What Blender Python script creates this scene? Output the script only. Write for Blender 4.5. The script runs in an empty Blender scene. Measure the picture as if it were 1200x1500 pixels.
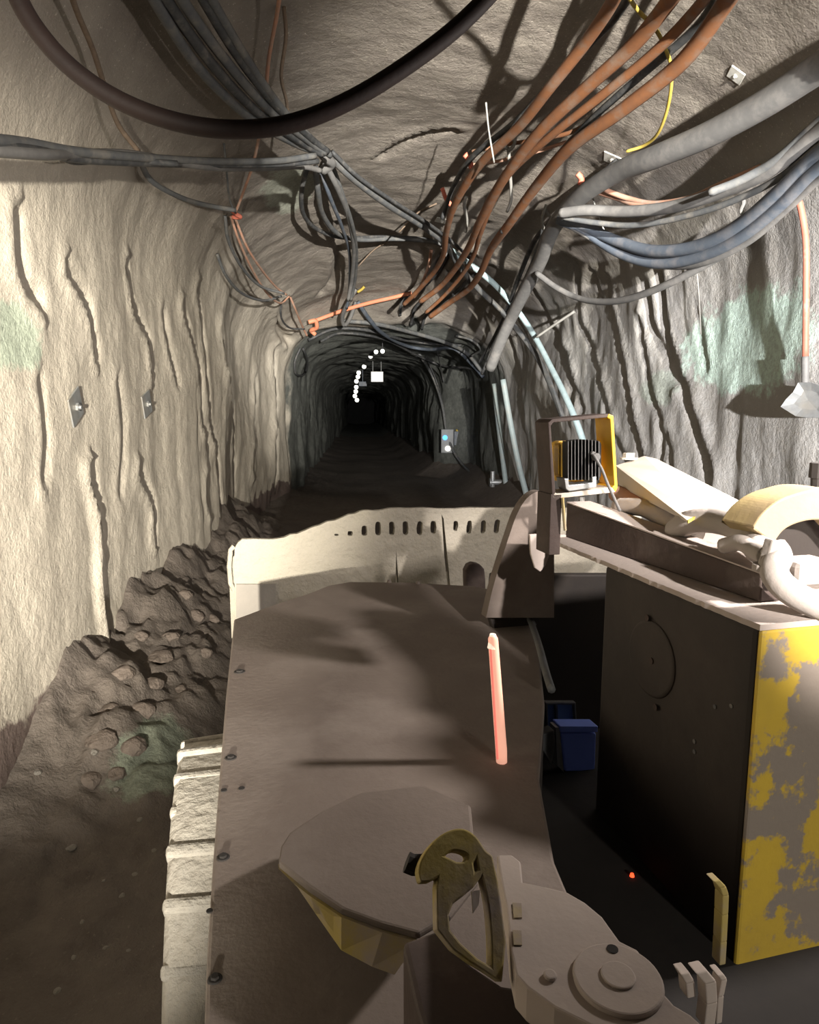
import bpy, bmesh, math, random
import numpy as np
from mathutils import Vector, Matrix, noise
from mathutils.bvhtree import BVHTree

random.seed(7)
scene = bpy.context.scene
COL = scene.collection

# ------------------------------------------------------------------ camera
CAM = Vector((0, 0, 2.2))
PITCH = math.atan(150 / 1000.0)
YAW = math.atan(75 / 1011.2)
ROT = Matrix.Rotation(-YAW, 3, 'Z') @ Matrix.Rotation(math.pi / 2 - PITCH, 3, 'X')
cd = bpy.data.cameras.new('camera')
cd.lens = 24
cd.sensor_width = 36
cd.clip_start = 0.02
cd.clip_end = 500
camera = bpy.data.objects.new('camera', cd)
COL.objects.link(camera)
camera.matrix_world = Matrix.Translation(CAM) @ ROT.to_4x4()
scene.camera = camera

def ray(px, py):
    return (ROT @ Vector((px - 600, 750 - py, -1000))).normalized()
def at(px, py, Y):
    d = ray(px, py)
    return CAM + d * (Y / d.y)
def atz(px, py, z):
    d = ray(px, py)
    return CAM + d * ((z - CAM.z) / d.z)
def onplane(px, py, p0, n):
    d = ray(px, py)
    return CAM + d * ((p0 - CAM).dot(n) / d.dot(n))

# ------------------------------------------------------------------ materials
def nt(name):
    m = bpy.data.materials.new(name)
    m.use_nodes = True
    t = m.node_tree
    b = t.nodes['Principled BSDF']
    return m, t, b
def N(t, kind, **kw):
    n = t.nodes.new(kind)
    for k, v in kw.items():
        if k in n.inputs: n.inputs[k].default_value = v
        else: setattr(n, k, v)
    return n
def coords(t, scale=(1, 1, 1)):
    tc = N(t, 'ShaderNodeTexCoord'); mp = N(t, 'ShaderNodeMapping')
    mp.inputs['Scale'].default_value = scale
    t.links.new(tc.outputs['Object'], mp.inputs['Vector'])
    return mp.outputs['Vector']
def fnoise(t, vec, scale, detail=6, rough=.6):
    n = N(t, 'ShaderNodeTexNoise', Scale=scale, Detail=detail, Roughness=rough)
    t.links.new(vec, n.inputs['Vector'])
    return n.outputs['Fac']
def ramp(t, fac, stops):
    r = N(t, 'ShaderNodeValToRGB')
    e = r.color_ramp.elements
    while len(e) < len(stops): e.new(.5)
    for i, (p, c) in enumerate(stops):
        e[i].position = p
        e[i].color = (c[0], c[1], c[2], 1) if hasattr(c, '__len__') else (c, c, c, 1)
    t.links.new(fac, r.inputs['Fac'])
    return r.outputs['Color']
def mix(t, fac, a, b, blend='MIX'):
    m = N(t, 'ShaderNodeMix', data_type='RGBA', blend_type=blend)
    for sock, v in ((m.inputs[0], fac), (m.inputs[6], a), (m.inputs[7], b)):
        if isinstance(v, bpy.types.NodeSocket): t.links.new(v, sock)
        elif hasattr(v, '__len__'): sock.default_value = (v[0], v[1], v[2], 1)
        else: sock.default_value = v
    return m.outputs[2]
def bump(t, b, h, strength, dist=.02):
    bn = N(t, 'ShaderNodeBump', Strength=strength, Distance=dist)
    t.links.new(h, bn.inputs['Height'])
    t.links.new(bn.outputs['Normal'], b.inputs['Normal'])

def simple(name, c1, c2=None, scale=8, rough=.7, bmp=.15, metal=0, dust=None, dlo=.45, dhi=.6, dscale=3, bscale=None, bdist=.01):
    """two noise-mixed colours, an optional layer of dust or bare metal in patches"""
    m, t, b = nt(name)
    v = coords(t)
    c2 = c2 or tuple(x * .75 for x in c1)
    col = ramp(t, fnoise(t, v, scale), [(.3, c1), (.7, c2)])
    if dust:
        f = ramp(t, fnoise(t, v, dscale, 8, .65), [(dlo, 0), (dhi, 1)])
        col = mix(t, f, col, dust)
    t.links.new(col, b.inputs['Base Color'])
    b.inputs['Roughness'].default_value = rough
    b.inputs['Metallic'].default_value = metal
    b.inputs['Specular IOR Level'].default_value = .3
    if bmp: bump(t, b, fnoise(t, v, bscale or scale * 6, 5), bmp, bdist)
    return m
def emit(name, c, s):
    m, t, b = nt(name)
    b.inputs['Base Color'].default_value = (*c, 1)
    b.inputs['Emission Color'].default_value = (*c, 1)
    b.inputs['Emission Strength'].default_value = s
    return m

def rock_material(name, base, alt, mud=None, mud_z=.7, patches=(), bmp=.5, zones=None, bare=True):  # bare mixes the dark of the unlit far drift into the colour
    m, t, b = nt(name)
    v = coords(t)
    n1 = fnoise(t, v, .8, 8, .62)
    col = ramp(t, n1, [(.32, base), (.68, alt)])
    if zones:                                             # right wall and back blend to tones of their own
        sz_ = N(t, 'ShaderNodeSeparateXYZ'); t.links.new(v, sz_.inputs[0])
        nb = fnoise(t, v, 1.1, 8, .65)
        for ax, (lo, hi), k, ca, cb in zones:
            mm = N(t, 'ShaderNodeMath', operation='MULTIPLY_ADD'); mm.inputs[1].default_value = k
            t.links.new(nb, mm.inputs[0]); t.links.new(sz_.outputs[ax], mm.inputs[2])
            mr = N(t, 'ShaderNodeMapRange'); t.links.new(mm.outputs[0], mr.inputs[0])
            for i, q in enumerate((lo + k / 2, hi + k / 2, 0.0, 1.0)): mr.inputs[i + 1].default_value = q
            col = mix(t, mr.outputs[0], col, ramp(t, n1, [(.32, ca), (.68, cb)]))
    n2 = fnoise(t, v, 7, 8, .7)
    col = mix(t, ramp(t, n2, [(.35, 0), (.75, .45)]), col, tuple(x * .62 for x in base))
    vs = coords(t, (2.2, 2.2, .35))
    st = fnoise(t, vs, 2.2, 6, .6)                         # runs of water and dust down the wall
    col = mix(t, ramp(t, st, [(.52, 0), (.72, .4)]), col, tuple(x * .55 for x in base))
    sp = fnoise(t, v, 45, 3, .7)
    col = mix(t, ramp(t, sp, [(.62, 0), (.72, .5)]), col, tuple(min(1, x * 1.35) for x in alt))
    h = sp
    if mud:
        sx = N(t, 'ShaderNodeSeparateXYZ'); t.links.new(v, sx.inputs[0])
        ma = N(t, 'ShaderNodeMath', operation='MULTIPLY_ADD'); ma.inputs[1].default_value = .9
        t.links.new(fnoise(t, v, 1.6, 8, .6), ma.inputs[0]); t.links.new(sx.outputs['Z'], ma.inputs[2])
        col = mix(t, ramp(t, ma.outputs[0], [(max(0, mud_z), 1), (mud_z + .22, 0)]), col, mud)
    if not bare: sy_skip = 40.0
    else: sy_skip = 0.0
    # darker rock colour beyond the mouth, standing in for the unlit drift
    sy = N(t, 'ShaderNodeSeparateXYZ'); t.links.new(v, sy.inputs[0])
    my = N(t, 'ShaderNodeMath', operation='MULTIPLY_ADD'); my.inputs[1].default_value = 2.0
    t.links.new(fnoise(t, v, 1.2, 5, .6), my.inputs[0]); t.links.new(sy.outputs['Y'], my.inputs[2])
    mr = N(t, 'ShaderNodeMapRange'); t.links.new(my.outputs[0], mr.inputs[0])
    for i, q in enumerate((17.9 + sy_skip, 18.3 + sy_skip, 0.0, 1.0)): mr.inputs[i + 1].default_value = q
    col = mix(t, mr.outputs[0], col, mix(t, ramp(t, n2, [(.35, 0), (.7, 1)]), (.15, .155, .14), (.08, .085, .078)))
    for (p, rad, c) in patches:
        d = N(t, 'ShaderNodeVectorMath', operation='SUBTRACT'); d.inputs[1].default_value = p
        t.links.new(v, d.inputs[0])
        s = N(t, 'ShaderNodeVectorMath', operation='DIVIDE'); s.inputs[1].default_value = rad
        t.links.new(d.outputs[0], s.inputs[0])
        l = N(t, 'ShaderNodeVectorMath', operation='LENGTH'); t.links.new(s.outputs[0], l.inputs[0])
        ma = N(t, 'ShaderNodeMath', operation='MULTIPLY_ADD'); ma.inputs[1].default_value = 1.5
        t.links.new(fnoise(t, v, 3.2, 9, .72), ma.inputs[0]); t.links.new(l.outputs['Value'], ma.inputs[2])
        mask = ramp(t, ma.outputs[0], [(.0, 0), (.5, 0)])
        mr = N(t, 'ShaderNodeMapRange'); t.links.new(ma.outputs[0], mr.inputs[0])
        for i, q in enumerate((1.55, 1.72, 1.0, 0.0)): mr.inputs[i + 1].default_value = q
        fine = ramp(t, fnoise(t, v, 22, 6, .8), [(.38, tuple(x * .7 for x in c)), (.58, c)])
        col = mix(t, mr.outputs[0], col, fine)
    t.links.new(col, b.inputs['Base Color'])
    b.inputs['Roughness'].default_value = .85
    b.inputs['Specular IOR Level'].default_value = .25
    h1 = fnoise(t, v, 9, 9, .62)
    h2 = fnoise(t, v, 60, 4, .6)
    hm = N(t, 'ShaderNodeMath', operation='MULTIPLY_ADD'); hm.inputs[1].default_value = .25
    t.links.new(h2, hm.inputs[0]); t.links.new(h1, hm.inputs[2])
    bump(t, b, hm.outputs[0], bmp, .07)
    return m

# ------------------------------------------------------------------ object helpers
def tag(o, label=None, cat=None, group=None, kind=None):
    if label: o['label'] = label
    if cat: o['category'] = cat
    if group: o['group'] = group
    if kind: o['kind'] = kind
    return o
def link_mesh(name, me, m, parent=None, smooth=False):
    o = bpy.data.objects.new(name, me)
    COL.objects.link(o)
    if m: me.materials.append(m)
    if smooth:
        for p in me.polygons: p.use_smooth = True
    if parent:
        # vertices are given in world space: bring them into the root's space
        r = parent
        while r.parent: r = r.parent
        me.transform(r.matrix_basis.inverted())
        o.parent = parent
    return o
def build(name, bm, m, parent=None, smooth=False, bevel=0, seg=2):
    """link a bmesh given in world space as one object"""
    bmesh.ops.recalc_face_normals(bm, faces=bm.faces)
    me = bpy.data.meshes.new(name)
    bm.to_mesh(me); bm.free()
    o = link_mesh(name, me, m, parent, smooth)
    if not parent:
        c = Vector((0, 0, 0))
        for v in me.vertices: c += v.co
        c /= max(1, len(me.vertices))
        c.z = min(v.co.z for v in me.vertices)
        me.transform(Matrix.Translation(-c)); o.location = c
    if bevel:
        md = o.modifiers.new('bevel', 'BEVEL'); md.width = bevel; md.segments = seg
        md.limit_method = 'ANGLE'; md.angle_limit = math.radians(35)
    return o
def empty(name, loc, rz=0):
    o = bpy.data.objects.new(name, None)
    COL.objects.link(o)
    o.location = loc; o.rotation_euler = (0, 0, rz)
    o.matrix_basis = Matrix.Translation(loc) @ Matrix.Rotation(rz, 4, 'Z')
    o.empty_display_size = .1
    return o

def add_tube(bm, pts, r, sides=8, caps=True):
    """sweep a circle along world points; r a number or a list"""
    n = len(pts)
    rr = r if hasattr(r, '__len__') else [r] * n
    t0 = (pts[1] - pts[0]).normalized()
    up = Vector((0, 0, 1)) if abs(t0.z) < .9 else Vector((1, 0, 0))
    u = t0.cross(up).normalized()
    rings = []
    for i in range(n):
        t = (pts[min(i + 1, n - 1)] - pts[max(i - 1, 0)])
        if t.length < 1e-9: t = t0.copy()
        t.normalize()
        u = (u - t * u.dot(t))
        if u.length < 1e-6: u = t.orthogonal()
        u.normalize()
        w = t.cross(u)
        rings.append([bm.verts.new(pts[i] + (u * math.cos(a) + w * math.sin(a)) * rr[i])
                      for a in (2 * math.pi * k / sides for k in range(sides))])
    for a, b in zip(rings, rings[1:]):
        for k in range(sides):
            bm.faces.new((a[k], a[(k + 1) % sides], b[(k + 1) % sides], b[k]))
    if caps:
        bm.faces.new(rings[0][::-1]); bm.faces.new(rings[-1])
    return bm
def add_hexa(bm, c8):
    """box from 8 corners: bottom ring of four, then top ring of four"""
    v = [bm.verts.new(c) for c in c8]
    for f in ((3, 2, 1, 0), (4, 5, 6, 7), (0, 1, 5, 4), (1, 2, 6, 5), (2, 3, 7, 6), (3, 0, 4, 7)):
        bm.faces.new([v[i] for i in f])
    return bm
def add_box(bm, c, sx, sy, sz, ax=Vector((1, 0, 0)), ay=Vector((0, 1, 0)), az=Vector((0, 0, 1))):
    c8 = []
    for k in (-.5, .5):
        for i, j in ((-.5, -.5), (.5, -.5), (.5, .5), (-.5, .5)):
            c8.append(c + ax * (i * sx) + ay * (j * sy) + az * (k * sz))
    return add_hexa(bm, c8)
def add_cyl(bm, p, axis, r, h, n=16, r2=None):
    axis = axis.normalized()
    u = axis.orthogonal().normalized(); w = axis.cross(u)
    a = [bm.verts.new(p + (u * math.cos(2 * math.pi * k / n) + w * math.sin(2 * math.pi * k / n)) * r) for k in range(n)]
    q = p + axis * h
    r2 = r if r2 is None else r2
    b = [bm.verts.new(q + (u * math.cos(2 * math.pi * k / n) + w * math.sin(2 * math.pi * k / n)) * r2) for k in range(n)]
    for k in range(n): bm.faces.new((a[k], a[(k + 1) % n], b[(k + 1) % n], b[k]))
    bm.faces.new(a[::-1]); bm.faces.new(b)
    return bm
def add_slab(bm, loops, ext):
    """solid from an outline (loops[0]) with holes (the rest), extruded by the vector ext"""
    tmp = bmesh.new()
    es = []
    for lp in loops:
        vs = [tmp.verts.new(p) for p in lp]
        es += [tmp.edges.new((vs[i], vs[(i + 1) % len(vs)])) for i in range(len(vs))]
    bmesh.ops.triangle_fill(tmp, use_beauty=True, use_dissolve=False, edges=es)
    r = bmesh.ops.extrude_face_region(tmp, geom=tmp.faces[:])
    bmesh.ops.translate(tmp, vec=ext, verts=[g for g in r['geom'] if isinstance(g, bmesh.types.BMVert)])
    me = bpy.data.meshes.new('tmp'); tmp.to_mesh(me); tmp.free()
    bm.from_mesh(me); bpy.data.meshes.remove(me)
    return bm
def catmull(pts, per):
    """dense points on a Catmull-Rom curve (tuples or Vectors)"""
    P = [Vector(p) for p in pts]
    P = [P[0] * 2 - P[1]] + P + [P[-1] * 2 - P[-2]]
    out = []
    for i in range(1, len(P) - 2):
        a, b, c, d = P[i - 1], P[i], P[i + 1], P[i + 2]
        for k in range(per):
            t = k / per
            out.append(.5 * ((2 * b) + (c - a) * t + (2 * a - 5 * b + 4 * c - d) * t * t + (3 * b - a - 3 * c + d) * t ** 3))
    out.append(P[-2].copy())
    return out

# ------------------------------------------------------------------ the drift (tunnel)
TY = [-6, 9.6, 10.6, 15.5, 16.8, 18, 22, 23.5, 40, 110]
XL = [-1.85, -1.85, -2.0, -1.95, -1.68, -1.6, -1.65, -1.6, -1.6, -1.6]
XR = [3.4, 3.45, 3.5, 3.62, 3.6, 3.45, 3.5, 2.65, 2.6, 2.6]
HT = [5.05, 5.05, 5.05, 4.75, 4.25, 4.1, 4.1, 4.05, 4.05, 4.05]
ZS = [3.05, 3.05, 3.05, 2.95, 2.9, 2.9, 2.8, 2.8, 2.8, 2.8]
ys = [-6.0]
while ys[-1] < 108:
    y = ys[-1]
    ys.append(y + (.15 if y < 1.6 else max(.028, .0085 * y)))
ys = np.array(ys)
def tab(T): return np.interp(ys, TY, T)
xl, xr, ht, zs = tab(XL), tab(XR), tab(HT), tab(ZS)
xc, hw = (xl + xr) / 2, (xr - xl) / 2
NW, NA = 88, 170
fr = np.linspace(-.4, 1, NW)
ang = np.linspace(math.pi, 0, NA + 2)[1:-1]
EX = 2 / 2.5
cx = np.sign(np.cos(ang)) * np.abs(np.cos(ang)) ** EX
sz = np.abs(np.sin(ang)) ** EX
X = np.concatenate([np.repeat(xl[:, None], NW, 1), xc[:, None] + hw[:, None] * cx[None], np.repeat(xr[:, None], NW, 1)], 1)
Z = np.concatenate([zs[:, None] * fr[None], zs[:, None] + (ht - zs)[:, None] * sz[None], zs[:, None] * fr[None, ::-1]], 1)
Yg = np.repeat(ys[:, None], X.shape[1], 1)
G = np.stack([X, Yg, Z], -1)
def grid_normals(G):
    du = np.gradient(G, axis=0); dv = np.gradient(G, axis=1)
    n = np.cross(du, dv)
    n /= np.linalg.norm(n, axis=-1, keepdims=True) + 1e-9
    c = np.stack([np.repeat(xc[:, None], G.shape[1], 1), G[..., 1], np.full(G.shape[:2], 2.0)], -1)
    s = np.sign(((G - c) * n).sum(-1, keepdims=True))
    return n * s                                     # outward, into the rock
nrm = grid_normals(G)
flat = G.reshape(-1, 3)
disp = np.empty(len(flat))
nz = noise.noise
for i, (x, y, z) in enumerate(flat):
    a = nz((x * .55, y * .55, z * .55))                         # big waves of the blasted outline
    r = nz((x * .9 + 7, y * 2.3, z * .32 + x * .2))             # ribs that run up the wall and over the back
    r2 = nz((x * 1.6, y * 5.0 + 3, z * .6))
    f = nz((x * 3.4, y * 3.4, z * 3.4 + 9))
    up = min(1, max(0, (z - 3.0) / 1.2))
    k = (.32 if x > 1 else (.14 if y < 8 else .3)) * (1 - .6 * up)
    if 17 < y: k = .6
    elif 12 < y: k = min(k, .3)
    disp[i] = .12 * a + k * (.085 * (1 - 2 * abs(r)) + .035 * (1 - 2 * abs(r2))) + .018 * f
amp = np.interp(flat[:, 1], [0, 5, 9, 17, 25, 60], [.55, .75, 1.15, 1.35, 1.8, 2.2])
disp *= amp
G1 = G + nrm * disp.reshape(G.shape[:2])[..., None]

def grid_faces(i0, i1, j0, j1, w):
    F = []
    for i in range(i0, i1):
        for j in range(j0, j1):
            a = i * w + j
            F.append((a, a + 1, a + w + 1, a + w))
    return F
allF = grid_faces(0, G.shape[0] - 1, 0, G.shape[1] - 1, G.shape[1])
bvh0 = BVHTree.FromPolygons([tuple(v) for v in G1.reshape(-1, 3)], allF)
def cast(bv, px, py):
    d = ray(px, py)
    h, n, i, dist = bv.ray_cast(CAM, d)
    if h is None: return CAM + d * 60, -d, 60.0
    if n.dot(d) > 0: n = -n
    return h, n, dist

# single cracks and folds of the sprayed concrete: (pixels, depth, width)
CREASES = [
 ([(130,690),(146,760),(150,850),(160,945)], .13, .05), ([(28,320),(35,400),(62,440)], .06, .06),
 ([(100,390),(130,450),(142,520)], .06, .05), ([(185,390),(195,450),(215,490),(222,550)], .08, .05),
 ([(288,425),(296,500),(306,600),(318,680),(324,770)], .12, .07), ([(326,480),(336,560),(342,660),(340,760)], .12, .08),
 ([(268,450),(286,520),(300,640),(306,745)], .09, .06), ([(204,690),(225,735),(227,790)], .08, .05),
 ([(240,460),(250,520),(262,560)], .06, .06), ([(225,860),(240,890),(250,905)], .08, .05),
 ([(60,560),(70,640),(66,700)], .03, .05), ([(175,560),(182,640),(178,720)], .03, .06),
 ([(780,420),(806,470),(830,530),(838,595)], .25, .13), ([(845,385),(850,470),(868,510),(881,570),(896,630)], .18, .07),
 ([(893,410),(900,470),(918,560),(926,610),(946,690)], .18, .07), ([(966,400),(976,480),(1000,560),(1016,620),(1042,700)], .2, .08),
 ([(935,470),(950,560),(965,620),(968,690)], .12, .06), ([(945,420),(958,490),(990,550)], .14, .1),
 ([(818,450),(830,520),(855,600)], .12, .07), ([(805,600),(815,660)], .12, .07), ([(744,490),(760,540),(768,610)], .2, .12),
 ([(872,400),(882,440)], .1, .05), ([(1020,450),(1035,540)], .06, .05), ([(900,640),(935,720)], .1, .08), ([(975,640),(985,720)], .1, .08),
 ([(655,370),(630,410),(600,430),(590,460)], .2, .1), ([(690,370),(655,420),(618,450),(605,480)], .2, .1),
 ([(720,390),(680,425),(640,460)], .2, .1), ([(415,440),(408,480),(425,500)], .18, .1), ([(500,320),(492,400),(470,430)], .12, .09),
 ([(400,520),(405,600),(400,700)], .25, .16), ([(372,560),(370,680)], .2, .14), ([(560,230),(600,205),(660,190)], .06, .06),
]
fl1 = G1.reshape(-1, 3)
extra = np.zeros(len(fl1))
for pix, dep, wid in CREASES:
    dense = catmull([(a, b, 0) for a, b in pix], 5)
    P = np.array([tuple(cast(bvh0, p.x, p.y)[0]) for p in dense])
    lo, hi = P.min(0) - 4 * wid, P.max(0) + 4 * wid
    ix = np.where(((fl1 > lo) & (fl1 < hi)).all(1))[0]
    if not len(ix): continue
    Q = fl1[ix]
    best = np.full(len(Q), 1e9); side = np.zeros(len(Q))
    for a, b in zip(P[:-1], P[1:]):
        ab = b - a; L = max(1e-9, ab @ ab)
        t = np.clip(((Q - a) @ ab) / L, 0, 1)
        dv = Q - (a + t[:, None] * ab)
        d = np.linalg.norm(dv, axis=1)
        k = d < best
        best[k] = d[k]; side[k] = np.sign(dv[k][:, 1])
    g = np.exp(-(best / wid) ** 2)
    lip = np.exp(-((best - 1.7 * wid) / (1.2 * wid)) ** 2)
    if pix[0][0] > 700: dep *= .6
    extra[ix] += dep * g - .4 * dep * lip * (side < 0)
G2 = G1 + nrm * extra.reshape(G.shape[:2])[..., None]
V2 = G2.reshape(-1, 3)

# floor with the muck heaped along the left wall
fx = np.linspace(0, 1, 230)
fx = np.concatenate([np.linspace(0, .34, 120), np.linspace(.34, 1, 80)[1:]])
FX = (xl - .35)[:, None] + (xr - xl + .7)[:, None] * fx[None]
FY = np.repeat(ys[:, None], len(fx), 1)
FZ = np.empty_like(FX)
for i in range(FX.shape[0]):
    for j in range(FX.shape[1]):
        x, y = FX[i, j], FY[i, j]
        d = x - xl[i]
        up = max(0, 1 - d / (1.15 + .3 * nz((y * .7, 4, 0)))) ** 1.3
        grow = min(1, max(0, (y - 2.4) / 2.0)) * (1 if y < 11 else max(.25, 1 - (y - 11) / 3))
        h = .75 * up * grow * (1 + .35 * nz((y * .9, x, 2)))
        lump = 0
        if y < 24:
            c = noise.voronoi((x * 3.0 + .35 * nz((x * 5, y * 5, 0)), y * 2.2, h * 2))[0]
            w_ = .12 + min(1, up * 2.2) * grow
            lump = (.4 - c[0]) * .20 * w_ + .05 * w_ * (1 - 2 * abs(nz((x * 6, y * 4, 1)))) + .035 * w_ * nz((x * 14, y * 12, 5))
        dr = max(0, 1 - (xr[i] - x) / .8) ** 1.3 * .5
        FZ[i, j] = h + lump + dr + .05 * nz((x * .8, y * .4, 6)) - .03
FG = np.stack([FX, FY, FZ], -1)
floorF = grid_faces(0, FG.shape[0] - 1, 0, FG.shape[1] - 1, FG.shape[1])
FV = FG.reshape(-1, 3)
bvhF = BVHTree.FromPolygons([tuple(v) for v in FV], floorF)
bvh = BVHTree.FromPolygons([tuple(v) for v in V2], allF)
def hit(px, py, off=0.0):
    h, n, d = cast(bvh, px, py)
    return h + n * off

def grid_object(name, G, j0, j1, m):
    S = G[:, j0:j1 + 1]
    w = S.shape[1]
    me = bpy.data.meshes.new(name)
    me.from_pydata([tuple(v) for v in S.reshape(-1, 3)], [], grid_faces(0, S.shape[0] - 1, 0, w - 1, w))
    me.update()
    o = link_mesh(name, me, m, None, True)
    o['kind'] = 'structure'
    return o
patch_r = tuple(hit(1095, 500)); patch_l = tuple(hit(10, 490)); patch_c = tuple(hit(425, 278)); patch_m = tuple(hit(262, 855))
MINT = (.72, .90, .80)
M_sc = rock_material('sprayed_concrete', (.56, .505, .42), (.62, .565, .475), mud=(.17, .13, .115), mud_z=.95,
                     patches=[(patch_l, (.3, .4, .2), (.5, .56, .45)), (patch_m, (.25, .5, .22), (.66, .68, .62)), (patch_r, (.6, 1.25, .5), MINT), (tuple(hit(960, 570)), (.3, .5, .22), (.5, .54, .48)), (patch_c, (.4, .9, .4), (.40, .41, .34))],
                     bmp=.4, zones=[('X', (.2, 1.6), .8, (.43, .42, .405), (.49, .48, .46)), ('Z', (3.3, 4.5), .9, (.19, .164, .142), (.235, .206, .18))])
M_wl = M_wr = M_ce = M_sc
M_fl = rock_material('mine_floor_mud', (.12, .10, .085), (.165, .14, .12), patches=[(tuple(cast(bvhF, 235, 1110)[0]), (.28, .42, .3), (.21, .23, .18))], bmp=.6, bare=False)
JL = NW + 42; JR = NW + NA - 42
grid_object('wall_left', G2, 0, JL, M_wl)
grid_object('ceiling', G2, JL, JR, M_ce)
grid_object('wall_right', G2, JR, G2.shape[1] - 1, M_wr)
grid_object('floor', FG, 0, FG.shape[1] - 1, M_fl)
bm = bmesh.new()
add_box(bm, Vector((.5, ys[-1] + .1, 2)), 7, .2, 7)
build('far_dark_cap', bm, simple('far_dark', (.012, .012, .012), (.02, .02, .02), 2, .95, .2))['kind'] = 'structure'  # end cap coloured black for the darkness of the drift beyond
# ------------------------------------------------------------------ things on the walls and the back
M_black = simple('black_rubber', (.035, .037, .04), (.07, .07, .07), 20, .55, .1, dust=(.16, .15, .135), dlo=.5, dhi=.75, dscale=9)
M_slate = simple('dusty_grey_rubber', (.075, .08, .087), (.12, .12, .115), 14, .6, .1, dust=(.18, .168, .15), dlo=.5, dhi=.7, dscale=6)
M_bluegrey = simple('blue_grey_hose', (.075, .09, .115), (.10, .115, .135), 10, .5, .08, dust=(.15, .15, .16), dlo=.5, dhi=.7, dscale=5)
M_pale = simple('pale_grey_hose', (.115, .112, .11), (.15, .146, .14), 10, .6, .08, dust=(.185, .175, .165), dlo=.5, dhi=.7, dscale=5)
M_cyan = simple('pale_blue_hose', (.30, .40, .42), (.45, .55, .56), 8, .4, .05)
M_rust = simple('orange_brown_cable', (.20, .083, .035), (.15, .068, .035), 10, .65, .1, dust=(.19, .13, .095), dlo=.48, dhi=.68, dscale=5)
M_rustpale = simple('dusty_orange_cable', (.46, .24, .16), (.36, .22, .16), 10, .65, .1, dust=(.36, .28, .23), dlo=.5, dhi=.7, dscale=5)
M_salmon = simple('salmon_orange_pipe', (.72, .25, .13), (.60, .24, .15), 10, .5, .05, dust=(.55, .36, .28), dlo=.55, dhi=.75)
M_brown = simple('brown_rope', (.19, .14, .10), (.13, .095, .07), 30, .9, .3)
M_darkbrown = simple('dark_brown_hose', (.014, .008, .007), (.02, .011, .009), 14, .7, .1)  # near black: the hose hangs unlit and its shade is in the colour
M_yellow = simple('yellow_cord', (.42, .31, .05), (.36, .27, .07), 20, .6, .1)
M_white = simple('white_twine', (.30, .295, .27), (.25, .24, .22), 30, .8, .1)
M_red = simple('red_tape', (.70, .16, .10), (.6, .2, .14), 30, .6, .1)
M_steel = simple('galvanised_steel', (.45, .46, .46), (.32, .33, .33), 18, .45, .1, metal=.6, dust=(.42, .40, .36), dlo=.5, dhi=.65)
M_pipe = simple('pale_green_grey_pipe', (.33, .40, .40), (.27, .32, .32), 8, .5, .05, dust=(.36, .36, .33), dlo=.5, dhi=.7)

def path(pix, off, smooth=4, per=8, y0=None, y1=None):
    """pixels -> points off the rock: dense, with the distance smoothed so that a cable bridges the hollows.
    y0/y1 give the two ends a depth of their own for cables that hang free"""
    D = catmull([(a, b, 0) for a, b in pix], per)
    dist = []
    for p in D:
        h, n, d = cast(bvh, p.x, p.y)
        dist.append(d)
    k = len(D)
    if y0 is not None:
        return [at(p.x, p.y, y0 + (y1 - y0) * i / (k - 1)) for i, p in enumerate(D)]
    want = []
    for p, d in zip(D, dist):
        h, n, _ = cast(bvh, p.x, p.y)
        want.append(d - off / max(.45, abs(n.dot(ray(p.x, p.y)))))
    env = [min(want[max(0, i - smooth):i + smooth + 1]) for i in range(k)]
    for _ in range(3):
        env = [sum(env[max(0, i - smooth):i + smooth + 1]) / len(env[max(0, i - smooth):i + smooth + 1]) for i in range(k)]
    return [CAM + ray(p.x, p.y) * d for p, d in zip(D, env)]
def cable(name, pix, r, off, m, label, cat='cable', group=None, smooth=6, sides=8, per=8, y0=None, y1=None):
    pix = [tuple(p) for p in pix]
    for e, nx in ((0, 1), (-1, -2)):                    # runs that leave the picture go on along the rock
        (a, b), (c, d) = pix[e], pix[nx]
        if a < 0 or b < 0 or a > 1200:
            L = math.hypot(a - c, b - d)
            ext = [(a + (a - c) / L * q, b + (b - d) / L * q) for q in (130, 300, 480)]
            pix = ext[::-1] + pix if e == 0 else pix + ext
    bm = bmesh.new()
    add_tube(bm, path(pix, off + r, smooth, per, y0, y1), r, sides)
    o = build(name, bm, m, None, True)
    return tag(o, label, cat, group)

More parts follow.
